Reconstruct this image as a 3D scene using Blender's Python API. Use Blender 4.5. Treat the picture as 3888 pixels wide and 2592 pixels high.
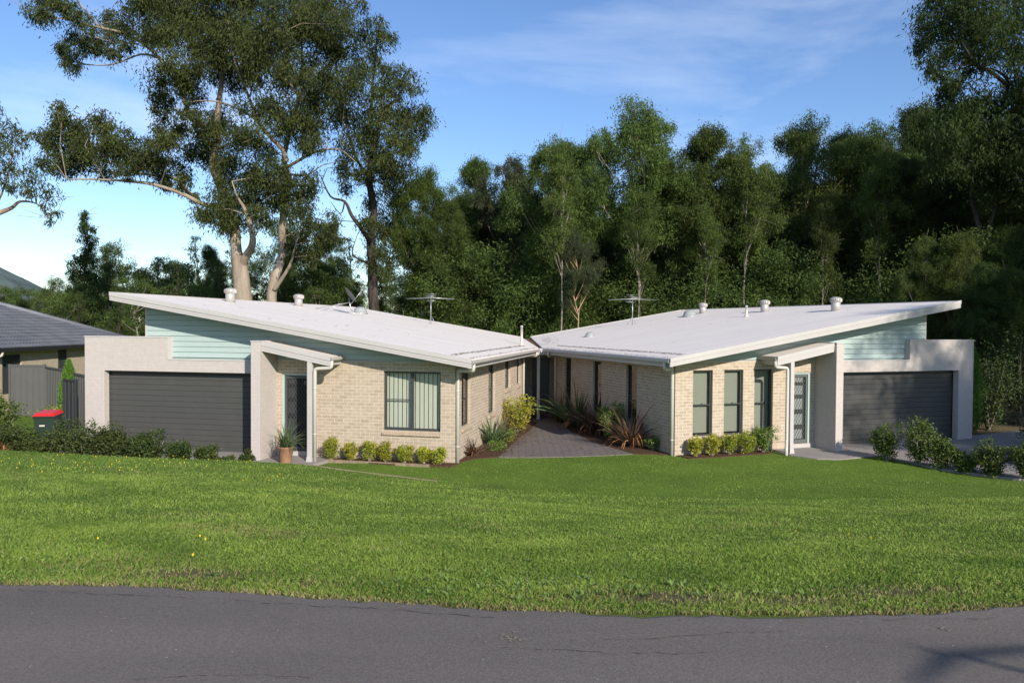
import bpy, bmesh, math, random
import numpy as np
from mathutils import Vector, Matrix

S = bpy.context.scene
COL = S.collection
for o in list(bpy.data.objects):
    bpy.data.objects.remove(o)
PI = math.pi

# ------------------------------------------------------------------ camera
CAM_F, CAM_P, CAM_R, CAM_H = 2867.67, -0.0214756, 0.0061222, 3.5615
cd = bpy.data.cameras.new('camera')
cd.sensor_width = 36.0
cd.lens = CAM_F / 3888 * 36.0
cd.clip_start = 0.1
cd.clip_end = 6000
cam = bpy.data.objects.new('camera', cd)
COL.objects.link(cam)
cam.matrix_world = (Matrix.Translation((0, 0, CAM_H)) @ Matrix.Rotation(PI / 2 + CAM_P, 4, 'X') @ Matrix.Rotation(CAM_R, 4, 'Z'))
S.camera = cam

# ------------------------------------------------------------------ world, sun, exposure
SUN = Vector((0.55, -1.0, 0.53)).normalized()
w = bpy.data.worlds.new("World")
S.world = w
w.use_nodes = True
nt = w.node_tree
nt.nodes.clear()
N = nt.nodes.new
out = N('ShaderNodeOutputWorld')
bg = N('ShaderNodeBackground')
sky = N('ShaderNodeTexSky')
sky.sky_type = 'NISHITA'
sky.sun_disc = False
sky.sun_elevation = math.asin(SUN.z)
sky.sun_rotation = math.atan2(SUN.x, SUN.y)
sky.altitude = 50
sky.air_density = 1.0
sky.dust_density = 0.25
sky.ozone_density = 3.5
tc = N('ShaderNodeTexCoord')
mp = N('ShaderNodeMapping')
mp.inputs['Scale'].default_value = (1.0, 1.0, 3.4)
mp.inputs['Rotation'].default_value = (0.0, 0.22, 0.0)
mp.inputs['Location'].default_value = (3.1, 0.4, 1.7)
nz = N('ShaderNodeTexNoise')
nz.inputs['Scale'].default_value = 2.1
nz.inputs['Detail'].default_value = 9
nz.inputs['Roughness'].default_value = 0.56
nz.inputs['Distortion'].default_value = 0.35
cr = N('ShaderNodeValToRGB')
cr.color_ramp.elements[0].position = 0.50
cr.color_ramp.elements[1].position = 0.82
# more cloud towards the left of the view (negative x)
sx = N('ShaderNodeSeparateXYZ')
mr = N('ShaderNodeMapRange')
mr.inputs['From Min'].default_value = -0.1
mr.inputs['From Max'].default_value = -0.42
mr.inputs['To Min'].default_value = 0.0
mr.inputs['To Max'].default_value = 0.07
ad = N('ShaderNodeMath')
ad.operation = 'ADD'
mu = N('ShaderNodeMath')
mu.operation = 'MULTIPLY'
mu.inputs[1].default_value = 0.5
mix = N('ShaderNodeMix')
mix.data_type = 'RGBA'
mix.inputs['B'].default_value = (7.6, 8.1, 9.0, 1)
lk = nt.links.new
lk(tc.outputs['Generated'], mp.inputs['Vector'])
lk(mp.outputs['Vector'], nz.inputs['Vector'])
lk(tc.outputs['Generated'], sx.inputs[0])
lk(sx.outputs['X'], mr.inputs['Value'])
lk(nz.outputs['Fac'], ad.inputs[0])
lk(mr.outputs['Result'], ad.inputs[1])
lk(ad.outputs[0], cr.inputs['Fac'])
zf = N('ShaderNodeMapRange')
zf.inputs['From Min'].default_value = 0.06
zf.inputs['From Max'].default_value = 0.22
zf.inputs['To Min'].default_value = 0.12
m2 = N('ShaderNodeMath')
m2.operation = 'MULTIPLY'
lk(sx.outputs['Z'], zf.inputs['Value'])
lk(cr.outputs['Color'], mu.inputs[0])
lk(mu.outputs[0], m2.inputs[0])
lk(zf.outputs['Result'], m2.inputs[1])
lk(m2.outputs[0], mix.inputs['Factor'])
hsv = N('ShaderNodeHueSaturation')
hsv.inputs['Saturation'].default_value = 1.08
hsv.inputs['Value'].default_value = 1.13
hsv.inputs['Hue'].default_value = 0.507
lk(sky.outputs['Color'], hsv.inputs['Color'])
lk(hsv.outputs['Color'], mix.inputs['A'])
lk(mix.outputs['Result'], bg.inputs['Color'])
bg.inputs['Strength'].default_value = 0.12
lk(bg.outputs[0], out.inputs[0])

ld = bpy.data.lights.new('sun', 'SUN')
ld.energy = 4.8
ld.angle = math.radians(0.6)
ld.color = (1.0, 0.915, 0.80)
lo = bpy.data.objects.new('sun', ld)
COL.objects.link(lo)
lo.rotation_euler = SUN.to_track_quat('Z', 'Y').to_euler()
lo.location = (20, -30, 30)
S.view_settings.view_transform = 'Standard'
S.view_settings.look = 'None'
S.view_settings.gamma = 1
S.view_settings.exposure = 0.38
S.cycles.max_bounces = 6
S.cycles.transparent_max_bounces = 12
S.cycles.use_denoising = True


# ------------------------------------------------------------------ helpers
def ray(px, py):
    a, b = px - 1944, py - 1296
    c, s = math.cos(-CAM_R), math.sin(-CAM_R)
    a, b = a * c - b * s, a * s + b * c
    X, yc = a / CAM_F, -b / CAM_F
    c, s = math.cos(CAM_P), math.sin(CAM_P)
    Y, Z = c - yc * s, s + yc * c
    return Vector((X / Y, 1, Z / Y))


def at(px, py, d):
    """point of the place seen in direction (px, py), d metres ahead"""
    v = ray(px, py) * d
    v.z += CAM_H
    return v


def atz(px, py, z):
    v = ray(px, py)
    v = v * ((z - CAM_H) / v.z)
    v.z = z
    return v


def link(o):
    COL.objects.link(o)
    return o


def tag(o, label=None, cat=None, group=None, kind=None):
    if label: o['label'] = label
    if cat: o['category'] = cat
    if group: o['group'] = group
    if kind: o['kind'] = kind
    return o


def empty(name, loc, rz=0, label=None, cat=None, group=None):
    o = bpy.data.objects.new(name, None)
    o.location = loc
    o.rotation_euler = (0, 0, rz)
    o.empty_display_size = 0.2
    link(o)
    return tag(o, label, cat, group)


def obj(name, me, mat=None, parent=None, loc=None):
    o = bpy.data.objects.new(name, me)
    if mat is not None:
        if len(me.materials): me.materials.clear()
        for m in (mat if isinstance(mat, (list, tuple)) else [mat]):
            me.materials.append(m)
    if parent is not None: o.parent = parent
    if loc is not None: o.location = loc
    return link(o)


class MB:
    """collects faces, builds one mesh with metre UVs"""

    def __init__(s):
        s.v = []
        s.f = []
        s.smooth = []

    def face(s, pts, smooth=False):
        n = len(s.v)
        s.v += [tuple(p) for p in pts]
        s.f.append(tuple(range(n, n + len(pts))))
        s.smooth.append(smooth)

    def idx(s, verts, faces, smooth=False):
        n = len(s.v)
        s.v += [tuple(p) for p in verts]
        for f in faces:
            s.f.append(tuple(i + n for i in f))
            s.smooth.append(smooth)

    def box(s, x0, x1, y0, y1, z0, z1, f=None):
        P = [(x, y, z) for x in (x0, x1) for y in (y0, y1) for z in (z0, z1)]
        if f: P = [f(*p) for p in P]
        s.idx(P, [(0, 1, 3, 2), (4, 6, 7, 5), (0, 4, 5, 1), (2, 3, 7, 6), (0, 2, 6, 4), (1, 5, 7, 3)])

    def prism(s, poly, off):
        """poly: list of 3D points; off: offset vector"""
        n = len(poly)
        P = [Vector(p) for p in poly]
        Q = [p + Vector(off) for p in P]
        s.idx(P + Q, [tuple(range(n)), tuple(range(2 * n - 1, n - 1, -1))] + [(i, (i + 1) % n, n + (i + 1) % n, n + i) for i in range(n)])

    def tube(s, pts, rad, n=8, cap=True):
        pts = [Vector(p) for p in pts]
        if not isinstance(rad, (list, tuple)): rad = [rad] * len(pts)
        rings = []
        up = Vector((0.31, 0.17, 0.93))
        prev = None
        for i, p in enumerate(pts):
            t = (pts[min(i + 1, len(pts) - 1)] - pts[max(i - 1, 0)])
            if t.length < 1e-9: t = Vector((0, 0, 1))
            t.normalize()
            if prev is None:
                a = t.cross(up)
                if a.length < 1e-3: a = t.cross(Vector((1, 0, 0)))
            else:
                a = prev - t * prev.dot(t)
                if a.length < 1e-3: a = t.cross(up)
            a.normalize()
            prev = a
            b = t.cross(a)
            rings.append([p + (a * math.cos(2 * PI * k / n) + b * math.sin(2 * PI * k / n)) * rad[i] for k in range(n)])
        V = [q for r in rings for q in r]
        F = []
        for i in range(len(rings) - 1):
            for k in range(n):
                F.append((i * n + k, i * n + (k + 1) % n, (i + 1) * n + (k + 1) % n, (i + 1) * n + k))
        if cap:
            F.append(tuple(range(n - 1, -1, -1)))
            F.append(tuple((len(rings) - 1) * n + k for k in range(n)))
        s.idx(V, F, True)

    def lathe(s, prof, n=20, c=(0, 0, 0)):
        V = [(c[0] + r * math.cos(2 * PI * k / n), c[1] + r * math.sin(2 * PI * k / n), c[2] + z) for r, z in prof for k in range(n)]
        F = [(i * n + k, i * n + (k + 1) % n, (i + 1) * n + (k + 1) % n, (i + 1) * n + k) for i in range(len(prof) - 1) for k in range(n)]
        F.append(tuple(range(n - 1, -1, -1)))
        F.append(tuple((len(prof) - 1) * n + k for k in range(n)))
        s.idx(V, F, True)

    def mesh(s, name, bevel=0):
        me = bpy.data.meshes.new(name)
        bm = bmesh.new()
        vs = [bm.verts.new(v) for v in s.v]
        for f, sm in zip(s.f, s.smooth):
            try:
                q = bm.faces.new([vs[i] for i in f])
                q.smooth = sm
            except ValueError:
                pass
        bmesh.ops.remove_doubles(bm, verts=bm.verts, dist=1e-5)
        bmesh.ops.recalc_face_normals(bm, faces=bm.faces)
        if bevel:
            ed = [e for e in bm.edges if len(e.link_faces) == 2 and e.calc_face_angle(0) > 0.6 and e.calc_length() > bevel * 3]
            bmesh.ops.bevel(bm, geom=ed, offset=bevel, segments=1, affect='EDGES', clamp_overlap=True)
        uv = bm.loops.layers.uv.new('UVMap')
        for f in bm.faces:
            n = f.normal
            ax = max(range(3), key=lambda i: abs(n[i]))
            for l in f.loops:
                c = l.vert.co
                l[uv].uv = (c.x, c.y) if ax == 2 else ((c.y, c.z) if ax == 0 else (c.x, c.z))
        bm.to_mesh(me)
        bm.free()
        return me

    def build(s, name, mat, parent=None, bevel=0, loc=None):
        return obj(name, s.mesh(name, bevel), mat, parent, loc)


# ------------------------------------------------------------------ materials
def new_mat(name):
    m = bpy.data.materials.new(name)
    m.use_nodes = True
    t = m.node_tree
    b = t.nodes['Principled BSDF']
    return m, t, b


def basic(name, col, rough=0.6, spec=0.3, metal=0.0, vary=0.0, vscale=3.0, bump=0.0, bscale=60.0, coord='Object'):
    m, t, b = new_mat(name)
    b.inputs['Roughness'].default_value = rough
    b.inputs['Specular IOR Level'].default_value = spec
    b.inputs['Metallic'].default_value = metal
    b.inputs['Base Color'].default_value = (*col, 1)
    if vary or bump:
        tc = t.nodes.new('ShaderNodeTexCoord')
        if vary:
            n = t.nodes.new('ShaderNodeTexNoise')
            n.inputs['Scale'].default_value = vscale
            n.inputs['Detail'].default_value = 6
            n.inputs['Roughness'].default_value = 0.65
            r = t.nodes.new('ShaderNodeMapRange')
            r.inputs['From Min'].default_value = 0.3
            r.inputs['From Max'].default_value = 0.7
            r.inputs['To Min'].default_value = 1 - vary
            r.inputs['To Max'].default_value = 1 + vary
            x = t.nodes.new('ShaderNodeVectorMath')
            x.operation = 'SCALE'
            x.inputs[0].default_value = col
            t.links.new(tc.outputs[coord], n.inputs['Vector'])
            t.links.new(n.outputs['Fac'], r.inputs['Value'])
            t.links.new(r.outputs['Result'], x.inputs['Scale'])
            t.links.new(x.outputs['Vector'], b.inputs['Base Color'])
        if bump:
            n2 = t.nodes.new('ShaderNodeTexNoise')
            n2.inputs['Scale'].default_value = bscale
            n2.inputs['Detail'].default_value = 4
            bp = t.nodes.new('ShaderNodeBump')
            bp.inputs['Strength'].default_value = bump
            bp.inputs['Distance'].default_value = 0.01
            t.links.new(tc.outputs[coord], n2.inputs['Vector'])
            t.links.new(n2.outputs['Fac'], bp.inputs['Height'])
            t.links.new(bp.outputs['Normal'], b.inputs['Normal'])
    return m


def brick_mat(name, c1, c2, mortar, bump=0.5, msize=0.006, bw=0.24, rh=0.086, rough=0.85, vary=0.14):
    m, t, b = new_mat(name)
    uv = t.nodes.new('ShaderNodeTexCoord')
    br = t.nodes.new('ShaderNodeTexBrick')
    br.offset = 0.5
    br.inputs['Color1'].default_value = (*c1, 1)
    br.inputs['Color2'].default_value = (*c2, 1)
    br.inputs['Mortar'].default_value = (*mortar, 1)
    br.inputs['Scale'].default_value = 1.0
    br.inputs['Mortar Size'].default_value = msize
    br.inputs['Mortar Smooth'].default_value = 0.15
    br.inputs['Bias'].default_value = -0.25
    br.inputs['Brick Width'].default_value = bw
    br.inputs['Row Height'].default_value = rh
    nz = t.nodes.new('ShaderNodeTexNoise')
    nz.inputs['Scale'].default_value = 9
    nz.inputs['Detail'].default_value = 8
    nz.inputs['Roughness'].default_value = 0.7
    r = t.nodes.new('ShaderNodeMapRange')
    r.inputs['From Min'].default_value = 0.3
    r.inputs['From Max'].default_value = 0.7
    r.inputs['To Min'].default_value = 1 - vary
    r.inputs['To Max'].default_value = 1 + vary
    x = t.nodes.new('ShaderNodeVectorMath')
    x.operation = 'SCALE'
    L = t.links.new
    L(uv.outputs['UV'], br.inputs['Vector'])
    L(uv.outputs['UV'], nz.inputs['Vector'])
    L(nz.outputs['Fac'], r.inputs['Value'])
    L(br.outputs['Color'], x.inputs[0])
    L(r.outputs['Result'], x.inputs['Scale'])
    L(x.outputs['Vector'], b.inputs['Base Color'])
    b.inputs['Roughness'].default_value = rough
    b.inputs['Specular IOR Level'].default_value = 0.2
    if bump:
        inv = t.nodes.new('ShaderNodeMath')
        inv.operation = 'MULTIPLY_ADD'
        inv.inputs[1].default_value = -1
        L(br.outputs['Fac'], inv.inputs[0])
        L(nz.outputs['Fac'], inv.inputs[2])
        bp = t.nodes.new('ShaderNodeBump')
        bp.inputs['Strength'].default_value = bump
        bp.inputs['Distance'].default_value = 0.008
        L(inv.outputs[0], bp.inputs['Height'])
        L(bp.outputs['Normal'], b.inputs['Normal'])
    return m


def leaf_mat(name, dark, light, trans=0.3, rough=0.45, spec=0.45, scale=0.6, per_obj=0.0):
    m, t, b = new_mat(name)
    L = t.links.new
    at_ = t.nodes.new('ShaderNodeAttribute')
    at_.attribute_name = 'tint'
    tc = t.nodes.new('ShaderNodeTexCoord')
    n = t.nodes.new('ShaderNodeTexNoise')
    n.inputs['Scale'].default_value = scale
    n.inputs['Detail'].default_value = 3
    L(tc.outputs['Object'], n.inputs['Vector'])
    a = t.nodes.new('ShaderNodeMath')
    a.operation = 'MULTIPLY_ADD'
    a.inputs[1].default_value = 0.9
    s2 = t.nodes.new('ShaderNodeMath')
    s2.operation = 'SUBTRACT'
    s2.inputs[1].default_value = 0.45
    L(n.outputs['Fac'], a.inputs[0])
    L(at_.outputs['Fac'], a.inputs[2])
    L(a.outputs[0], s2.inputs[0])
    mx = t.nodes.new('ShaderNodeMix')
    mx.data_type = 'RGBA'
    mx.inputs['A'].default_value = (*dark, 1)
    mx.inputs['B'].default_value = (*light, 1)
    L(s2.outputs[0], mx.inputs['Factor'])
    oi = t.nodes.new('ShaderNodeObjectInfo')
    hs = t.nodes.new('ShaderNodeHueSaturation')
    for ch, lo_, hi_ in (('Hue', 0.485, 0.512), ('Value', 1 - per_obj, 1 + per_obj * 1.15)):
        mo = t.nodes.new('ShaderNodeMapRange')
        mo.inputs['To Min'].default_value = lo_ if per_obj else (0.5 if ch == 'Hue' else 1)
        mo.inputs['To Max'].default_value = hi_ if per_obj else (0.5 if ch == 'Hue' else 1)
        if ch == 'Hue':
            mq = t.nodes.new('ShaderNodeMath')
            mq.operation = 'MULTIPLY'
            mq.inputs[1].default_value = 7.31
            mf = t.nodes.new('ShaderNodeMath')
            mf.operation = 'FRACT'
            L(oi.outputs['Random'], mq.inputs[0])
            L(mq.outputs[0], mf.inputs[0])
            L(mf.outputs[0], mo.inputs['Value'])
        else:
            L(oi.outputs['Random'], mo.inputs['Value'])
        L(mo.outputs['Result'], hs.inputs[ch])
    L(mx.outputs['Result'], hs.inputs['Color'])
    L(hs.outputs['Color'], b.inputs['Base Color'])
    b.inputs['Roughness'].default_value = rough
    b.inputs['Specular IOR Level'].default_value = spec
    if trans:
        tr = t.nodes.new('ShaderNodeBsdfTranslucent')
        L(hs.outputs['Color'], tr.inputs['Color'])
        ms = t.nodes.new('ShaderNodeMixShader')
        ms.inputs[0].default_value = trans
        L(b.outputs[0], ms.inputs[1])
        L(tr.outputs[0], ms.inputs[2])
        L(ms.outputs[0], t.nodes['Material Output'].inputs[0])
    return m


def bark_mat(name, c1, c2, scale=1.4, stretch=0.25, bump=0.4):
    m, t, b = new_mat(name)
    L = t.links.new
    tc = t.nodes.new('ShaderNodeTexCoord')
    mp = t.nodes.new('ShaderNodeMapping')
    mp.inputs['Scale'].default_value = (1, 1, stretch)
    n = t.nodes.new('ShaderNodeTexNoise')
    n.inputs['Scale'].default_value = scale
    n.inputs['Detail'].default_value = 8
    n.inputs['Roughness'].default_value = 0.7
    r = t.nodes.new('ShaderNodeValToRGB')
    r.color_ramp.elements[0].position = 0.36
    r.color_ramp.elements[0].color = (*c1, 1)
    r.color_ramp.elements[1].position = 0.62
    r.color_ramp.elements[1].color = (*c2, 1)
    L(tc.outputs['Object'], mp.inputs['Vector'])
    L(mp.outputs[0], n.inputs['Vector'])
    L(n.outputs['Fac'], r.inputs['Fac'])
    L(r.outputs['Color'], b.inputs['Base Color'])
    b.inputs['Roughness'].default_value = 0.85
    b.inputs['Specular IOR Level'].default_value = 0.15
    bp = t.nodes.new('ShaderNodeBump')
    bp.inputs['Strength'].default_value = bump
    bp.inputs['Distance'].default_value = 0.05
    L(n.outputs['Fac'], bp.inputs['Height'])
    L(bp.outputs['Normal'], b.inputs['Normal'])
    return m


def glass_mat():
    m, t, b = new_mat('window_glass')
    t.nodes.remove(b)
    L = t.links.new
    g = t.nodes.new('ShaderNodeBsdfGlossy')
    g.inputs['Roughness'].default_value = 0.02
    tr = t.nodes.new('ShaderNodeBsdfTransparent')
    tr.inputs['Color'].default_value = (0.93, 0.95, 0.93, 1)
    lw = t.nodes.new('ShaderNodeLayerWeight')
    pw = t.nodes.new('ShaderNodeMath')
    pw.operation = 'POWER'
    pw.inputs[1].default_value = 4
    f = t.nodes.new('ShaderNodeMath')
    f.operation = 'MULTIPLY_ADD'
    f.inputs[1].default_value = 0.9
    f.inputs[2].default_value = 0.09
    L(lw.outputs['Facing'], pw.inputs[0])
    L(pw.outputs[0], f.inputs[0])
    ms = t.nodes.new('ShaderNodeMixShader')
    L(f.outputs[0], ms.inputs[0])
    L(tr.outputs[0], ms.inputs[1])
    L(g.outputs[0], ms.inputs[2])
    L(ms.outputs[0], t.nodes['Material Output'].inputs[0])
    return m


M = {}
M['brick'] = brick_mat('cream_brick', (0.425, 0.35, 0.265), (0.335, 0.27, 0.195), (0.60, 0.54, 0.46), bump=0.6)
M['paint_brick'] = brick_mat('painted_brick', (0.46, 0.42, 0.39), (0.445, 0.405, 0.375), (0.43, 0.39, 0.36), bump=0.3, vary=0.07, msize=0.004)
M['sill_brick'] = brick_mat('sill_brick', (0.40, 0.315, 0.235), (0.34, 0.26, 0.185), (0.55, 0.48, 0.39), bump=0.4, bw=0.09, rh=5.0, msize=0.005)
M['cap'] = basic('metal_capping', (0.50, 0.475, 0.46), 0.45, 0.4, vary=0.04)
M['trim'] = basic('cream_colour_steel', (0.44, 0.42, 0.405), 0.42, 0.4, vary=0.05, vscale=1.2)
M['soffit'] = basic('soffit_lining', (0.42, 0.38, 0.33), 0.8, 0.2)
M['gdoor'] = basic('charcoal_steel_door', (0.062, 0.062, 0.058), 0.55, 0.35, vary=0.05, vscale=2)
M['frame'] = basic('charcoal_window_frame', (0.045, 0.05, 0.05), 0.4, 0.4)
M['teal'] = basic('pale_teal_paint', (0.36, 0.45, 0.435), 0.6, 0.3, vary=0.03)
M['glass'] = glass_mat()
M['blind_pale'] = basic('pale_vertical_blind', (0.55, 0.56, 0.48), 0.8, 0.1)
M['blind_grey'] = basic('grey_green_roller_blind', (0.24, 0.25, 0.21), 0.8, 0.1)
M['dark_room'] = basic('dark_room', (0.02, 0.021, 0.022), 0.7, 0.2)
M['screen'] = basic('security_mesh', (0.06, 0.07, 0.07), 0.45, 0.4)
M['galv'] = basic('galvanised_steel', (0.42, 0.43, 0.43), 0.35, 0.5, 0.7)
M['vent'] = basic('vent_metal', (0.40, 0.38, 0.36), 0.4, 0.4, 0.2)
M['pvc'] = basic('white_pvc', (0.50, 0.48, 0.43), 0.45, 0.4)
M['concrete'] = basic('concrete', (0.27, 0.245, 0.23), 0.85, 0.2, vary=0.14, vscale=1.3, bump=0.3, bscale=120)
M['terracotta'] = basic('terracotta', (0.30, 0.17, 0.10), 0.7, 0.25, vary=0.16, vscale=9)
M['bin'] = basic('dark_green_plastic', (0.018, 0.035, 0.024), 0.45, 0.4)
M['bin_lid'] = basic('red_plastic', (0.55, 0.02, 0.02), 0.4, 0.4)
M['fence'] = basic('grey_steel_fence', (0.09, 0.09, 0.086), 0.5, 0.35, vary=0.04)
M['fence_shaded'] = basic('shaded_gate', (0.028, 0.029, 0.032), 0.5, 0.3)  # darker fence colour: shade on the gate panel put into the paint
M['timber'] = basic('weathered_timber', (0.24, 0.19, 0.13), 0.9, 0.1, vary=0.3, vscale=8)
M['mulch'] = basic('bark_mulch', (0.085, 0.05, 0.032), 0.95, 0.1, vary=0.6, vscale=26, bump=1.0, bscale=40)
M['litter'] = basic('dry_leaf_litter', (0.13, 0.085, 0.05), 0.95, 0.1, vary=0.5, vscale=20)
M['black'] = basic('black_plastic', (0.02, 0.02, 0.02), 0.5, 0.4)
M['dome'] = basic('skylight_dome', (0.30, 0.32, 0.31), 0.12, 0.8)
M['neigh_brick'] = brick_mat('neighbour_brick', (0.42, 0.35, 0.25), (0.36, 0.29, 0.2), (0.5, 0.44, 0.34), bump=0.5)


def roof_metal(name='white_corrugated_roof', col=(0.77, 0.715, 0.665)):
    m, t, b = new_mat(name)
    L = t.links.new
    uv = t.nodes.new('ShaderNodeTexCoord')
    wv = t.nodes.new('ShaderNodeTexWave')
    wv.wave_type = 'BANDS'
    wv.bands_direction = 'Y'
    wv.inputs['Scale'].default_value = 1 / 0.076 / 3.18
    wv.inputs['Distortion'].default_value = 0
    L(uv.outputs['UV'], wv.inputs['Vector'])
    bp = t.nodes.new('ShaderNodeBump')
    bp.inputs['Strength'].default_value = 0.30
    bp.inputs['Distance'].default_value = 0.016
    L(wv.outputs['Fac'], bp.inputs['Height'])
    L(bp.outputs['Normal'], b.inputs['Normal'])
    n = t.nodes.new('ShaderNodeTexNoise')
    n.inputs['Scale'].default_value = 0.8
    n.inputs['Detail'].default_value = 7
    mp = t.nodes.new('ShaderNodeMapping')
    mp.inputs['Scale'].default_value = (0.25, 2.2, 1)
    L(uv.outputs['UV'], mp.inputs[0])
    L(mp.outputs[0], n.inputs['Vector'])
    r = t.nodes.new('ShaderNodeMapRange')
    r.inputs['From Min'].default_value = 0.3
    r.inputs['From Max'].default_value = 0.7
    r.inputs['To Min'].default_value = 0.93
    r.inputs['To Max'].default_value = 1.03
    x = t.nodes.new('ShaderNodeVectorMath')
    x.operation = 'SCALE'
    x.inputs[0].default_value = col
    L(n.outputs['Fac'], r.inputs['Value'])
    L(r.outputs['Result'], x.inputs['Scale'])
    # rows of roofing screws
    br = t.nodes.new('ShaderNodeTexBrick')
    br.offset = 0.0
    for k in ('Color1', 'Color2'): br.inputs[k].default_value = (1, 1, 1, 1)
    sp = t.nodes.new('ShaderNodeSeparateXYZ')
    L(uv.outputs['UV'], sp.inputs[0])
    prev = x.outputs['Vector']
    for ax_, per, wid, dark in (('X', 1.2, 0.012, 0.90), ('Y', 0.762, 0.022, 0.955)):
        d_ = t.nodes.new('ShaderNodeMath')
        d_.operation = 'DIVIDE'
        d_.inputs[1].default_value = per
        fr_ = t.nodes.new('ShaderNodeMath')
        fr_.operation = 'FRACT'
        lt_ = t.nodes.new('ShaderNodeMath')
        lt_.operation = 'LESS_THAN'
        lt_.inputs[1].default_value = wid / per
        ma_ = t.nodes.new('ShaderNodeMapRange')
        ma_.inputs['To Min'].default_value = 1.0
        ma_.inputs['To Max'].default_value = dark
        vs_ = t.nodes.new('ShaderNodeVectorMath')
        vs_.operation = 'SCALE'
        L(sp.outputs[ax_], d_.inputs[0])
        L(d_.outputs[0], fr_.inputs[0])
        L(fr_.outputs[0], lt_.inputs[0])
        L(lt_.outputs[0], ma_.inputs['Value'])
        L(prev, vs_.inputs[0])
        L(ma_.outputs['Result'], vs_.inputs['Scale'])
        prev = vs_.outputs['Vector']
    L(prev, b.inputs['Base Color'])
    b.inputs['Roughness'].default_value = 0.55
    b.inputs['Specular IOR Level'].default_value = 0.2
    return m


M['roof'] = roof_metal()


def tile_mat():
    m, t, b = new_mat('grey_concrete_tiles')
    L = t.links.new
    uv = t.nodes.new('ShaderNodeTexCoord')
    n = t.nodes.new('ShaderNodeTexNoise')
    n.inputs['Scale'].default_value = 1.6
    n.inputs['Detail'].default_value = 7
    L(uv.outputs['Object'], n.inputs['Vector'])
    r = t.nodes.new('ShaderNodeValToRGB')
    r.color_ramp.elements[0].position = 0.3
    r.color_ramp.elements[0].color = (0.105, 0.115, 0.135, 1)
    r.color_ramp.elements[1].position = 0.7
    r.color_ramp.elements[1].color = (0.16, 0.17, 0.19, 1)
    L(n.outputs['Fac'], r.inputs['Fac'])
    L(r.outputs['Color'], b.inputs['Base Color'])
    b.inputs['Roughness'].default_value = 0.6
    return m


M['tiles'] = tile_mat()


def paver_mat():
    m = brick_mat('grey_pavers', (0.175, 0.152, 0.142), (0.15, 0.13, 0.12), (0.07, 0.06, 0.055), bump=0.3, msize=0.011, bw=0.40, rh=0.20, vary=0.12)
    return m


M['paver'] = paver_mat()


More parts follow.
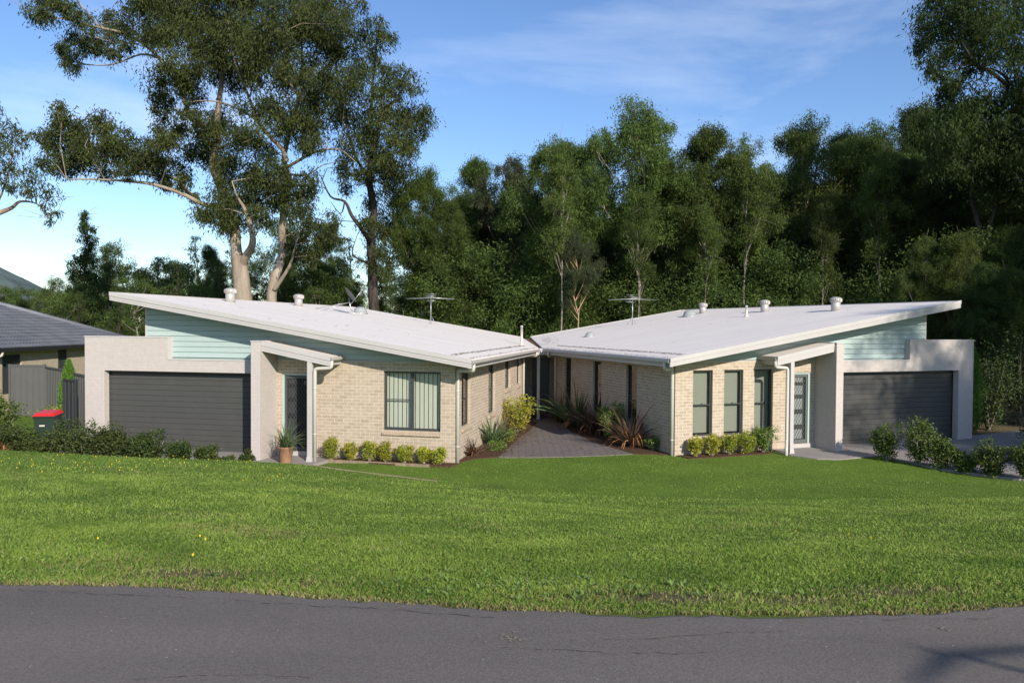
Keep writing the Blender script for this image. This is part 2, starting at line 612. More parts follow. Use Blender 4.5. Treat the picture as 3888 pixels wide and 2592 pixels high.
def asphalt_mat():
    m, t, b = new_mat('asphalt')
    L = t.links.new
    tc = t.nodes.new('ShaderNodeTexCoord')
    n = t.nodes.new('ShaderNodeTexNoise')
    n.inputs['Scale'].default_value = 95
    n.inputs['Detail'].default_value = 5
    n.inputs['Roughness'].default_value = 0.75
    n2 = t.nodes.new('ShaderNodeTexNoise')
    n2.inputs['Scale'].default_value = 0.9
    n2.inputs['Detail'].default_value = 6
    mp = t.nodes.new('ShaderNodeMapping')
    mp.inputs['Scale'].default_value = (0.35, 1.6, 1)
    n3 = t.nodes.new('ShaderNodeTexVoronoi')
    n3.inputs['Scale'].default_value = 75
    r3 = t.nodes.new('ShaderNodeValToRGB')
    r3.color_ramp.elements[0].position = 0.02
    r3.color_ramp.elements[0].color = (1, 1, 1, 1)
    r3.color_ramp.elements[1].position = 0.2
    r3.color_ramp.elements[1].color = (0, 0, 0, 1)
    r = t.nodes.new('ShaderNodeValToRGB')
    r.color_ramp.elements[0].position = 0.33
    r.color_ramp.elements[0].color = (0.098, 0.087, 0.078, 1)
    r.color_ramp.elements[1].position = 0.68
    r.color_ramp.elements[1].color = (0.190, 0.170, 0.154, 1)
    L(tc.outputs['Object'], n.inputs['Vector'])
    L(tc.outputs['Object'], mp.inputs['Vector'])
    L(tc.outputs['Object'], n3.inputs['Vector'])
    L(mp.outputs[0], n2.inputs['Vector'])
    L(n.outputs['Fac'], r.inputs['Fac'])
    mr = t.nodes.new('ShaderNodeMapRange')
    mr.inputs['From Min'].default_value = 0.3
    mr.inputs['From Max'].default_value = 0.7
    mr.inputs['To Min'].default_value = 0.84
    mr.inputs['To Max'].default_value = 1.14
    L(n2.outputs['Fac'], mr.inputs['Value'])
    x = t.nodes.new('ShaderNodeVectorMath')
    x.operation = 'SCALE'
    L(r.outputs['Color'], x.inputs[0])
    L(mr.outputs['Result'], x.inputs['Scale'])
    mx = t.nodes.new('ShaderNodeMix')
    mx.data_type = 'RGBA'
    mx.blend_type = 'MIX'
    mx.inputs['B'].default_value = (0.30, 0.285, 0.27, 1)
    mm = t.nodes.new('ShaderNodeMath')
    mm.operation = 'MULTIPLY'
    mm.inputs[1].default_value = 0.6
    L(r3.outputs['Color'], mm.inputs[0])
    L(mm.outputs[0], mx.inputs['Factor'])
    L(x.outputs['Vector'], mx.inputs['A'])
    L(mx.outputs['Result'], b.inputs['Base Color'])
    n5 = t.nodes.new('ShaderNodeTexVoronoi')
    n5.inputs['Scale'].default_value = 9
    r5 = t.nodes.new('ShaderNodeValToRGB')
    r5.color_ramp.elements[0].position = 0.035
    r5.color_ramp.elements[0].color = (0.8, 0.8, 0.8, 1)
    r5.color_ramp.elements[1].position = 0.055
    r5.color_ramp.elements[1].color = (0, 0, 0, 1)
    L(tc.outputs['Object'], n5.inputs['Vector'])
    L(n5.outputs['Distance'], r5.inputs['Fac'])
    my = t.nodes.new('ShaderNodeMix')
    my.data_type = 'RGBA'
    my.inputs['B'].default_value = (0.36, 0.34, 0.31, 1)
    L(r5.outputs['Color'], my.inputs['Factor'])
    L(mx.outputs['Result'], my.inputs['A'])
    L(my.outputs['Result'], b.inputs['Base Color'])
    b.inputs['Roughness'].default_value = 0.88
    b.inputs['Specular IOR Level'].default_value = 0.2
    bp = t.nodes.new('ShaderNodeBump')
    bp.inputs['Strength'].default_value = 0.6
    bp.inputs['Distance'].default_value = 0.006
    L(n.outputs['Fac'], bp.inputs['Height'])
    L(bp.outputs['Normal'], b.inputs['Normal'])
    return m


M['asphalt'] = asphalt_mat()
M['crack'] = basic('road_crack_filler', (0.05, 0.045, 0.043), 0.9, 0.1)
M['stain'] = basic('ochre_stain', (0.24, 0.20, 0.155), 0.9, 0.1, vary=0.2, vscale=30)


def ground_mat():
    m, t, b = new_mat('lawn_ground')
    L = t.links.new
    tc = t.nodes.new('ShaderNodeTexCoord')
    n = t.nodes.new('ShaderNodeTexNoise')
    n.inputs['Scale'].default_value = 38
    n.inputs['Detail'].default_value = 6
    n.inputs['Roughness'].default_value = 0.8
    n2 = t.nodes.new('ShaderNodeTexNoise')
    n2.inputs['Scale'].default_value = 0.55
    n2.inputs['Detail'].default_value = 7
    r = t.nodes.new('ShaderNodeValToRGB')
    e = r.color_ramp.elements
    e[0].position = 0.30
    e[0].color = (0.055, 0.08, 0.014, 1)
    e[1].position = 0.72
    e[1].color = (0.15, 0.245, 0.036, 1)
    k = e.new(0.5)
    k.color = (0.10, 0.165, 0.024, 1)
    L(tc.outputs['Object'], n.inputs['Vector'])
    L(tc.outputs['Object'], n2.inputs['Vector'])
    L(n.outputs['Fac'], r.inputs['Fac'])
    mr = t.nodes.new('ShaderNodeMapRange')
    mr.inputs['From Min'].default_value = 0.3
    mr.inputs['From Max'].default_value = 0.7
    mr.inputs['To Min'].default_value = 0.8
    mr.inputs['To Max'].default_value = 1.2
    L(n2.outputs['Fac'], mr.inputs['Value'])
    x = t.nodes.new('ShaderNodeVectorMath')
    x.operation = 'SCALE'
    L(r.outputs['Color'], x.inputs[0])
    L(mr.outputs['Result'], x.inputs['Scale'])
    # bare earth where the "bare" vertex attribute says so
    at_ = t.nodes.new('ShaderNodeAttribute')
    at_.attribute_name = 'bare'
    mx = t.nodes.new('ShaderNodeMix')
    mx.data_type = 'RGBA'
    mx.inputs['B'].default_value = (0.16, 0.115, 0.075, 1)
    L(at_.outputs['Fac'], mx.inputs['Factor'])
    L(x.outputs['Vector'], mx.inputs['A'])
    L(mx.outputs['Result'], b.inputs['Base Color'])
    b.inputs['Roughness'].default_value = 0.95
    b.inputs['Specular IOR Level'].default_value = 0.1
    bp = t.nodes.new('ShaderNodeBump')
    bp.inputs['Strength'].default_value = 0.8
    bp.inputs['Distance'].default_value = 0.03
    L(n.outputs['Fac'], bp.inputs['Height'])
    L(bp.outputs['Normal'], b.inputs['Normal'])
    return m


M['ground'] = ground_mat()

# foliage
M['gum_leaf'] = leaf_mat('gum_leaf', (0.032, 0.054, 0.015), (0.140, 0.195, 0.046), 0.42, 0.65, 0.15, per_obj=0.28)
M['big_gum_leaf'] = leaf_mat('olive_gum_leaf', (0.022, 0.033, 0.012), (0.108, 0.132, 0.038), 0.36, 0.65, 0.15)
M['gum_leaf_bright'] = leaf_mat('bright_gum_leaf', (0.035, 0.06, 0.014), (0.13, 0.19, 0.035), 0.42, 0.65, 0.15, per_obj=0.28)
M['gum_leaf_grey'] = leaf_mat('greyish_gum_leaf', (0.03, 0.042, 0.022), (0.10, 0.12, 0.055), 0.42, 0.65, 0.15, per_obj=0.28)
M['gum_leaf_deep'] = leaf_mat('deep_green_leaf', (0.024, 0.042, 0.013), (0.085, 0.125, 0.034), 0.42, 0.65, 0.15, per_obj=0.28)
M['bark_pale'] = bark_mat('pale_smooth_bark', (0.17, 0.125, 0.085), (0.36, 0.31, 0.25), 1.1, 0.35, 0.3)
M['bark_orange'] = bark_mat('salmon_smooth_bark', (0.30, 0.17, 0.09), (0.50, 0.36, 0.24), 1.3, 0.25, 0.2)
M['bark_dark'] = bark_mat('dark_ironbark', (0.02, 0.017, 0.014), (0.07, 0.058, 0.048), 5, 0.2, 0.9)
M['bark_grey'] = bark_mat('grey_bark', (0.13, 0.11, 0.09), (0.36, 0.32, 0.27), 2.5, 0.2, 0.5)
M['duranta'] = leaf_mat('yellow_green_leaf', (0.16, 0.20, 0.02), (0.50, 0.48, 0.05), 0.35, 0.45, 0.4, scale=5, per_obj=0.15)
M['green_shrub'] = leaf_mat('mid_green_leaf', (0.06, 0.13, 0.02), (0.20, 0.30, 0.04), 0.3, 0.45, 0.4, scale=5)
M['lime_shrub'] = leaf_mat('lime_leaf', (0.10, 0.17, 0.02), (0.40, 0.44, 0.05), 0.3, 0.45, 0.4, scale=4, per_obj=0.15)
M['lilly'] = leaf_mat('glossy_hedge_leaf', (0.035, 0.065, 0.012), (0.15, 0.19, 0.04), 0.25, 0.5, 0.3, scale=3, per_obj=0.15)
M['hedge_dark'] = leaf_mat('dark_hedge_leaf', (0.022, 0.038, 0.010), (0.085, 0.115, 0.028), 0.22, 0.55, 0.25, scale=3, per_obj=0.15)
M['conifer'] = leaf_mat('conifer_needle', (0.05, 0.12, 0.015), (0.12, 0.24, 0.03), 0.2, 0.6, 0.3, scale=6)
M['flax_bronze'] = leaf_mat('bronze_flax_blade', (0.055, 0.032, 0.026), (0.20, 0.13, 0.085), 0.15, 0.4, 0.5, scale=3)
M['flax_green'] = leaf_mat('green_flax_blade', (0.045, 0.075, 0.03), (0.15, 0.21, 0.08), 0.2, 0.4, 0.5, scale=3)
M['flax_dead'] = leaf_mat('dead_flax_blade', (0.20, 0.09, 0.035), (0.38, 0.20, 0.09), 0.1, 0.7, 0.2, scale=3)
M['grass'] = leaf_mat('grass_blade', (0.092, 0.168, 0.026), (0.285, 0.395, 0.070), 0.32, 0.5, 0.35, scale=0.9)
M['grass_dry'] = leaf_mat('dry_grass_blade', (0.20, 0.17, 0.075), (0.36, 0.31, 0.15), 0.25, 0.7, 0.2, scale=2)
M['dandelion'] = basic('yellow_petal', (0.75, 0.55, 0.02), 0.6, 0.2)
M['white_flower'] = basic('white_petal', (0.8, 0.8, 0.76), 0.6, 0.2)
M['hill'] = basic('hazy_forested_hill', (0.085, 0.115, 0.110), 0.95, 0.05, vary=0.35, vscale=0.02)  # bluish tone puts distance haze into the hill colour


# ------------------------------------------------------------------ fast polygon soup
def soup(name, V, k, tint, mats=None, midx=None):
    """V: (n*k,3) array of vertices, every k of them one face"""
    n = len(V) // k
    me = bpy.data.meshes.new(name)
    me.vertices.add(n * k)
    me.vertices.foreach_set('co', np.asarray(V, dtype=np.float32).ravel())
    me.loops.add(n * k)
    me.loops.foreach_set('vertex_index', np.arange(n * k, dtype=np.int32))
    me.polygons.add(n)
    me.polygons.foreach_set('loop_start', np.arange(0, n * k, k, dtype=np.int32))
    if midx is not None: me.polygons.foreach_set('material_index', np.asarray(midx, dtype=np.int32))
    a = me.attributes.new('tint', 'FLOAT', 'FACE')
    a.data.foreach_set('value', np.asarray(tint, dtype=np.float32))
    me.update(calc_edges=True)
    return me


def leaf_quads(P, L, W, rng, droop=1.0, spread=0.8, out=None):
    n = len(P)
    d = rng.normal(size=(n, 3)) * spread
    d[:, 2] = d[:, 2] * 0.5 - droop
    if out is not None: d += out
    d /= np.linalg.norm(d, axis=1)[:, None] + 1e-9
    r = rng.normal(size=(n, 3))
    s = np.cross(d, r)
    s /= np.linalg.norm(s, axis=1)[:, None] + 1e-9
    l = (L * rng.uniform(0.65, 1.3, n))[:, None]
    ww = (W * rng.uniform(0.7, 1.3, n))[:, None]
    V = np.empty((n, 4, 3))
    V[:, 0] = P
    V[:, 1] = P + d * l * 0.42 + s * ww * 0.5
    V[:, 2] = P + d * l
    V[:, 3] = P + d * l * 0.42 - s * ww * 0.5
    return V.reshape(-1, 3)


def clump_points(C, R, n_per, rng, flat=0.8, nsub=14, sub=0.24):
    """leaf positions: every clump is a handful of ragged tufts"""
    out, tuft = [], []
    for c, r, n in zip(C, R, n_per):
        d = rng.normal(size=(nsub, 3))
        d /= np.linalg.norm(d, axis=1)[:, None]
        rad = rng.uniform(0.25, 1.0, nsub) ** 0.6
        sc = d * rad[:, None] * r
        sc[:, 2] *= flat
        k = rng.integers(0, nsub, n)
        p = sc[k] + rng.normal(size=(n, 3)) * r * sub * rng.uniform(0.6, 1.2, nsub)[k][:, None]
        out.append(p + np.asarray(c))
        tuft.append(rng.uniform(-0.3, 0.3, nsub)[k])
    return np.concatenate(out), np.concatenate(tuft)


# ------------------------------------------------------------------ terrain
XE = np.array([-14, -3.12, -2.6, -2.06, -1.38, -0.74, -0.06, 0.68, 1.42, 1.92, 2.46, 2.96, 14])
YE = np.array([4.75, 4.59, 4.58, 4.55, 4.43, 4.33, 4.22, 4.14, 4.14, 4.16, 4.23, 4.33, 6.6])
XC = np.array([-16, -10.53, -8.07, -6.05, -4.71, -3.16, -1.43, 0.33, 1.95, 5.04, 8.2, 10.23, 16])
YC = np.array([15.0, 15.5, 16.0, 16.6, 17.0, 16.7, 16.3, 16.0, 15.5, 15.0, 15.0, 15.0, 15.0])
ZC = np.array([1.1, 0.91, 0.69, 0.53, 0.38, 0.25, 0.14, 0.05, 0.07, 0.12, 0.17, 0.21, 0.3])
ROAD_Z = 1.96


def sstep(a, b, x):
    t = np.clip((x - a) / (b - a), 0, 1)
    return t * t * (3 - 2 * t)


def H(x, y):
    x = np.asarray(x, float)
    y = np.asarray(y, float)
    ye, yc, zc = np.interp(x, XE, YE), np.interp(x, XC, YC), np.interp(x, XC, ZC)
    t = np.clip((y - ye) / (yc - ye), 0, 1)
    up = ROAD_Z - 0.006 + (zc - ROAD_Z) * t
    up = up + 0.03 * np.sin(x * 1.3 + y * 0.7) * t * (1 - t) * 2
    base = 0.03 + 0.05 * sstep(-4.8, -3.6, x) * sstep(14, 12, x) * sstep(18.0, 19.3, y)
    base = base + 0.5 * sstep(-12.4, -14.0, x) * sstep(30, 24, y)
    base = base - 0.5 * sstep(36, 60, y) - 3.0 * sstep(60, 300, y)
    wd = np.interp(x, [-14, -12, -7, -5, -3, 0, 4, 12], [3.0, 2.2, 1.5, 1.2, 0.7, 0.8, 3.0, 3.0])
    k = sstep(0, 1, (y - yc) / wd)
    h = np.where(y <= yc, up, zc * (1 - k) + base * k)
    return np.where(y < ye + 0.02, ROAD_Z - 0.02, h)


def hz(x, y): return float(H(x, y))


def axis(fine0, fine1, step, far):
    a = list(np.arange(fine0, fine1 + 1e-6, step))
    s, v = step, fine1
    while v < far:
        s *= 1.25
        v += s
        a.append(v)
    s, v = step, fine0
    while v > -far:
        s *= 1.25
        v -= s
        a.insert(0, v)
    return np.array(a)


def bare_at(x, y):
    """bare earth patches near the road edge"""
    b = np.zeros_like(x)
    for cx, cy, rx, ry, s in ((-2.15, 5.0, 0.45, 0.24, 0.95), (1.0, 4.70, 0.65, 0.28, 0.98), (1.75, 4.58, 0.55, 0.18, 0.95), (2.5, 4.85, 0.5, 0.20, 0.95), (-1.3, 4.78, 0.25, 0.10, 0.7), (-2.2, 7.0, 0.7, 0.35, 0.45), (0.3, 4.6, 0.3, 0.10, 0.7), (-3.4, 8.2, 0.6, 0.3, 0.4), (3.4, 8.0, 0.5, 0.3, 0.35), (-1.1, 6.4, 0.3, 0.15, 0.4)):
        b = np.maximum(b, s * np.exp(-(((x - cx) / rx) ** 2 + ((y - cy) / ry) ** 2) * 1.2))
    ye = np.interp(x, XE, YE)
    b = np.maximum(b, 0.55 * np.exp(-((y - ye) / 0.06) ** 2))
    return b


gx = axis(-18, 18, 0.25, 2600)
gy = axis(3.0, 40, 0.2, 2600)
X, Y = np.meshgrid(gx, gy)
Z = H(X, Y)
me = bpy.data.meshes.new('ground')
nx, ny = len(gx), len(gy)
me.vertices.add(nx * ny)
me.vertices.foreach_set('co', np.stack([X, Y, Z], -1).astype(np.float32).ravel())
i, j = np.meshgrid(np.arange(nx - 1), np.arange(ny - 1))
q = np.stack([j * nx + i, j * nx + i + 1, (j + 1) * nx + i + 1, (j + 1) * nx + i], -1).reshape(-1)
me.loops.add(len(q))
me.loops.foreach_set('vertex_index', q.astype(np.int32))
me.polygons.add(len(q) // 4)
me.polygons.foreach_set('loop_start', np.arange(0, len(q), 4, dtype=np.int32))
a = me.attributes.new('bare', 'FLOAT', 'POINT')
far = np.maximum(sstep(34, 45, Y) * 0.8, sstep(12.5, 14.0, X) * sstep(19, 21, Y) * 0.9)
a.data.foreach_set('value', np.maximum(bare_at(X, Y), far).astype(np.float32).ravel())
me.update(calc_edges=True)
me.polygons.foreach_set('use_smooth', np.ones(len(me.polygons), bool))
tag(obj('ground', me, M['ground']), kind='structure')

# road sheet, edge slightly ragged
rng = np.random.default_rng(3)
mb = MB()
xs = np.concatenate([[-60, -30], np.arange(-14, 14.01, 0.08), [30, 60]])
ed = []
for x in xs:
    y = np.interp(x, XE, YE) + 0.012 * math.sin(x * 7.1) + 0.010 * math.sin(x * 23) + rng.normal() * 0.008
    if abs(x) > 14: y = 5.5 + (x > 0) * (x - 14) * 0.18 + 0.0
    ed.append(y + 0.03)
rows = [ed, [y - 0.05 for y in ed], [1.5] * len(xs), [-2.2] * len(xs)]
zz = [ROAD_Z - 0.012, ROAD_Z + 0.002, ROAD_Z + 0.004, ROAD_Z + 0.004]
V = [(x, rows[r][k], zz[r]) for r in range(4) for k, x in enumerate(xs)]
n = len(xs)
mb.idx(V, [(r * n + k, r * n + k + 1, (r + 1) * n + k + 1, (r + 1) * n + k) for r in range(3) for k in range(n - 1)])
tag(mb.build('road', M['asphalt']), kind='structure')


def ribbon(mb, pts, wdt, z, jit, seed):
    rr = random.Random(seed)
    P = []
    for a, b in zip(pts[:-1], pts[1:]):
        m = max(2, int((Vector(b) - Vector(a)).length / 0.03))
        for k in range(m):
            t = k / m
            P.append(Vector(a).lerp(Vector(b), t))
    off = 0
    L, R_ = [], []
    for p in P:
        off = off * 0.9 + rr.gauss(0, jit)
        ww = wdt * max(0.0, rr.gauss(0.8, 0.6)) + 0.0002
        L.append((p.x, p.y + off + ww / 2, z))
        R_.append((p.x, p.y + off - ww / 2, z))
    m = len(P)
    mb.idx(L + R_, [(k, k + 1, m + k + 1, m + k) for k in range(m - 1)])


mb = MB()
G2 = lambda *q: [tuple(atz(x, y, ROAD_Z + 0.006)[:2]) for x, y in q]
for k, c in enumerate((G2((60, 2238), (400, 2256), (760, 2268), (1000, 2290), (1300, 2305), (1650, 2328), (1900, 2340)),
                       G2((2300, 2430), (2600, 2415), (2750, 2405), (3000, 2402)), G2((1900, 2462), (2200, 2465), (2400, 2470), (2750, 2462)),
                       G2((3350, 2352), (3600, 2345), (3800, 2340)), G2((500, 2580), (900, 2560), (1200, 2575)))):
    ribbon(mb, [(x, y, 0) for x, y in c], 0.0035, ROAD_Z + 0.0075, 0.006, k)
tag(mb.build('road_crack', M['crack']), kind='structure')
mb = MB()
rr = random.Random(8)
for cx, cy, r_, n_ in ((1930, 2412, 110, 16), (1960, 2432, 80, 10), (3590, 2390, 50, 6), (400, 2345, 60, 4)):
    for k in range(n_):
        p = atz(cx + rr.gauss(0, r_ * 0.5), cy + rr.gauss(0, r_ * 0.08), ROAD_Z)
        s_ = rr.uniform(0.004, 0.009)
        mb.face([(p.x + s_ * 1.6 * math.cos(a_) * rr.uniform(.6, 1), p.y + s_ * math.sin(a_) * rr.uniform(.6, 1), ROAD_Z + 0.0085 + k * 1e-5) for a_ in np.arange(0, 6.2, 0.8)])
tag(mb.build('road_stain', M['stain']), kind='structure')

# ------------------------------------------------------------------ houses
TH = {'L': 11.69049, 'R': 19.40330}
OO = {'L': (-1.42161, 18.91806), 'R': (4.38903, 20.23171)}


def frame2(side):
    t = math.radians(TH[side])
    o = Vector(OO[side])
    if side == 'L': return o, Vector((-math.cos(t), math.sin(t))), Vector((math.sin(t), math.cos(t)))
    return o, Vector((math.cos(t), math.sin(t))), Vector((-math.sin(t), math.cos(t)))


def wpt(side, u, v, z=0):
    o, a, b = frame2(side)
    q = o + a * u + b * v
    return Vector((q.x, q.y, z))


SLOPE, EZ = 0.1655, 2.72
zt = lambda u: EZ + SLOPE * (u + 0.63)
VM = {'L': 9.204, 'R': 8.249}
VB = {'L': 15.0, 'R': 14.4}


def wall_holes(mb, f, a0, a1, z0, z1, holes, d0, d1):
    A = sorted({a0, a1, *[h[0] for h in holes], *[h[1] for h in holes]})
    Zs = sorted({z0, z1, *[h[2] for h in holes], *[h[3] for h in holes]})
    A = [a for a in A if a0 <= a <= a1]
    Zs = [z for z in Zs if z0 <= z <= z1]
    ins = lambda a, z: any(h[0] < a < h[1] and h[2] < z < h[3] for h in holes)
    for i in range(len(A) - 1):
        for j in range(len(Zs) - 1):
            am, zm = (A[i] + A[i + 1]) / 2, (Zs[j] + Zs[j + 1]) / 2
            if ins(am, zm): continue
            q = [(A[i], Zs[j]), (A[i + 1], Zs[j]), (A[i + 1], Zs[j + 1]), (A[i], Zs[j + 1])]
            mb.face([f(a, d0, z) for a, z in q])
            mb.face([f(a, d1, z) for a, z in q])
            for (pa, pz), (qa, qz), na, nz_ in ((q[0], q[1], am, zm - (Zs[j + 1] - Zs[j])), (q[1], q[2], None, None), (q[2], q[3], None, None), (q[3], q[0], None, None)):
                pass
            # side faces where the neighbour cell is empty
            for e, (ia, iz) in enumerate(((0, -1), (1, 0), (0, 1), (-1, 0))):
                ii, jj = i + ia, j + iz
                if 0 <= ii < len(A) - 1 and 0 <= jj < len(Zs) - 1 and not ins((A[ii] + A[ii + 1]) / 2, (Zs[jj] + Zs[jj + 1]) / 2):
                    continue
                p, r = q[e], q[(e + 1) % 4]
                mb.face([f(p[0], d0, p[1]), f(r[0], d0, r[1]), f(r[0], d1, r[1]), f(p[0], d1, p[1])])


def build_house(side):
    sg = -1 if side == 'L' else 1
    o = OO[side]
    root = empty('house', (o[0], o[1], 0), math.radians(-TH[side] if side == 'L' else TH[side]))
    F = lambda u, v, z: (sg * u, v, z)          # front-facing features: a=u, depth=v
    I = lambda v, d, z: (sg * d, v, z)          # inner wall: a=v, depth=u
    L_ = side == 'L'
    ub, vb, vm = 8.78, VB[side] - 0.55, VM[side]
    b1, b2 = (4.88, 5.13) if L_ else (4.61, 4.86)      # blade wall
    fo = 10.61
    # ---- windows
    wins = [(F, 0.378, 1.906, 0.858, 2.369, 'slide')] if L_ else [(F, 0.55 + k * 0.992, 1.172 + k * 0.992, 0.572, 2.369, 'hung') for k in range(3)]
    inner = [(0.62, 1.5, 0.90, 2.37), (3.62, 4.48, 0.90, 2.37), (5.95, 6.79, 1.46, 2.37), (7.92, 8.52, 1.46, 2.37)] if L_ else [(2.12, 2.79, 0.35, 2.40), (4.47, 5.12, 0.35, 2.40), (6.91, 7.48, 0.35, 2.40)]
    wins += [(I, a, b, c, d, 'narrow') for a, b, c, d in inner]
    du0, du1 = (3.93, 4.74) if L_ else (3.62, 4.47)     # front door opening
    # ---- brick walls
    mb = MB()
    fh = [(w_[1], w_[2], w_[3], w_[4]) for w_ in wins if w_[0] is F]
    wall_holes(mb, F, 0.0, b1, -0.2, 2.6, fh + [(du0, du1, 0.22, 2.26)], 0.0, 0.11)
    ih = [(w_[1], w_[2], w_[3], w_[4]) for w_ in wins if w_[0] is I]
    iend = 9.02 if L_ else 8.35
    wall_holes(mb, I, 0.11, iend, -0.2, 2.66, ih, 0.0, 0.11)
    mb.box(*sorted((sg * 0.0, sg * 0.11)), 0.0, 0.11, 2.601, 2.66)
    mb.build('brick_wall', M['brick'], root)
    # rear and outer walls
    mb = MB()
    mb.prism([F(0.9, vb, -0.2), F(ub, vb, -0.2), F(ub, vb, zt(ub) - 0.2), F(0.9, vb, zt(0.9) - 0.2)], (0, 0.11, 0))
    mb.prism([F(ub - 0.11, 0.3, -0.2), F(ub - 0.11, vb, -0.2), F(ub - 0.11, vb, zt(ub) - 0.22), F(ub - 0.11, 0.3, zt(ub) - 0.22)], (sg * 0.11, 0, 0))
    mb.box(*sorted((sg * (fo - 0.2), sg * (fo - 0.09))), 0.06, 7.0, -0.2, 2.8)
    mb.box(*sorted((sg * ub, sg * (fo - 0.09))), 6.9, 7.0, -0.2, 2.78)
    mb.build('rear_wall', M['brick'], root)
    mb = MB()
    mb.box(*sorted((sg * (ub + .01), sg * (fo - 0.2))), 0.06, 6.9, 2.70, 2.76)
    mb.build('garage_roof', M['trim'], root)
    # brick course top trim
    mb = MB()
    mb.box(*sorted((sg * 0.02, sg * b1)), -0.004, 0.045, 2.602, 2.632)
    mb.build('wall_trim', M['trim'], root)
    # ---- garage portal in painted brick (stepped parapet) and blade wall
    mb = MB()
    wall_holes(mb, F, b2 + 0.002, fo, -0.1, 3.165, [(b2 + 0.06, 10.0, -0.2, 2.25), (b2 - 1, 8.02, 2.565, 3.3)], -0.15, 0.05)
    mb.build('garage_surround', M['paint_brick'], root, bevel=0.004)
    mb = MB()
    mb.box(*sorted((sg * 8.0, sg * (fo + 0.015))), -0.165, 0.065, 3.167, 3.197)
    mb.box(*sorted((sg * (b2 + 0.004), sg * 7.998)), -0.165, 0.047, 2.567, 2.595)
    mb.box(*sorted((sg * 8.0, sg * 8.018)), -0.163, 0.047, 2.597, 3.165)
    mb.build('parapet_capping', M['cap'], root)
    bl = MB()
    bl.box(*sorted((sg * b1, sg * b2)), -0.85, 0.10, -0.1, 3.10)
    bw_ = bl.build('blade_wall', M['paint_brick'], root, bevel=0.004)
    mb = MB()
    mb.box(*sorted((sg * (b1 - 0.012), sg * (b2 + 0.012))), -0.862, 0.028, 3.102, 3.13)
    mb.build('capping', M['cap'], bw_)
    # ---- garage door: pressed panels
    mb = MB()
    z, k = 0.075, 0
    while z < 2.24:
        h = 0.15
        z2 = min(z + h, 2.25)
        mb.idx([F(b2 + 0.02, 0.104, z), F(10.04, 0.104, z), F(10.04, 0.104, z2 - 0.016), F(b2 + 0.02, 0.104, z2 - 0.016), F(b2 + 0.02, 0.116, z2 - 0.008), F(10.04, 0.116, z2 - 0.008), F(10.04, 0.104, z2), F(b2 + 0.02, 0.104, z2)],
               [(0, 1, 2, 3), (3, 2, 5, 4), (4, 5, 6, 7)])
        z = z2
    mb.box(*sorted((sg * (b2 + 0.02), sg * 10.04)), 0.12, 0.15, 0.07, 2.27)
    mb.build('garage_door', M['gdoor'], root)
    # ---- weatherboards
    mb = MB()
    z = 2.632
    pitch = 0.1435
    u_at = lambda zz: (zz + 0.20 - EZ) / SLOPE - 0.63
    while z < zt(ub) - 0.2:
        z2 = min(z + pitch, zt(ub) - 0.2)
        ua, ub_ = max(u_at(z), 0.02), max(u_at(z2), 0.02)
        P = [F(ua, 0.022, z + 0.012), F(ub, 0.022, z + 0.012), F(ub, 0.03, z2), F(ub_, 0.03, z2)]
        mb.face(P)
        mb.face([F(ua, 0.022, z + 0.012), F(ub, 0.022, z + 0.012), F(ub, 0.075, z + 0.012), F(ua, 0.075, z + 0.012)])
        mb.face([F(ub_, 0.03, z2), F(ub, 0.03, z2), F(ub, 0.075, z2), F(ub_, 0.075, z2)])
        z = z2
    z = 2.54
    mb.prism([F(0.02, 0.075, 2.53), F(ub, 0.075, 2.53), F(ub, 0.075, zt(ub) - 0.2), F(0.02, 0.075, zt(0.0) - 0.2)], (0, 0.03, 0))
    mb.build('weatherboard_gable', M['teal'], root)
    mb = MB()
    mb.box(*sorted((sg * (ub), sg * (ub + 0.055))), 0.02, 0.11, 2.77, zt(ub) - 0.19)
    mb.build('corner_trim', M['trim'], root)
    # ---- main roof
    ax = math.radians((TH['L'] + TH['R']) / 2)
    du = math.tan(ax) * (VB[side] - vm)
    g = 0.16
    poly = [(-0.57, -0.74), (9.30, -0.74), (9.30, VB[side]), (-0.57 + du + g, VB[side]), (-0.57 + g * 0.3, vm + 0.1), (-0.57, vm - 0.22)]
    mb = MB()
    mb.prism([F(u, v, zt(u)) for u, v in poly], (0, 0, -0.035))
    roof = mb.build('roof', M['roof'], root)
    mb = MB()
    poly2 = [(-0.50, -0.68), (9.24, -0.68), (9.24, VB[side] - 0.06), (-0.42 + du + g, VB[side] - 0.06), (-0.50 + g * 0.3, vm)]
    mb.prism([F(u, v, zt(u) - 0.036) for u, v in poly2], (0, 0, -0.15))
    mb.build('eave_lining', M['soffit'], roof)
    # barge boards: cap over a grooved lower board
    mb = MB()

    def board(p, q, nrm, top, bot, out_, thick):
        (u0, v0), (u1, v1) = p, q
        P = [F(u0, v0, zt(u0) + top), F(u1, v1, zt(u1) + top), F(u1, v1, zt(u1) + bot), F(u0, v0, zt(u0) + bot)]
        n_ = Vector((sg * nrm[0], nrm[1], 0))
        mb.prism([Vector(x_) + n_ * out_ for x_ in P], -n_ * thick)

    for p, q, nrm in (((-0.62, -0.74), (9.32, -0.74), (0, -1)), ((9.30, -0.72), (9.30, VB[side]), (1, 0)), ((-0.40 + du, VB[side]), (9.32, VB[side]), (0, 1))):
        board(p, q, nrm, 0.02, -0.088, 0.024, 0.024)
        board(p, q, nrm, -0.090, -0.128, 0.006, 0.022)
        board(p, q, nrm, -0.128, -0.150, 0.012, 0.028)
        board(p, q, nrm, -0.150, -0.205, 0.004, 0.020)
    mb.build('barge_board', M['trim'], roof)
    # ---- eave gutter and fascia behind it
    mb = MB()
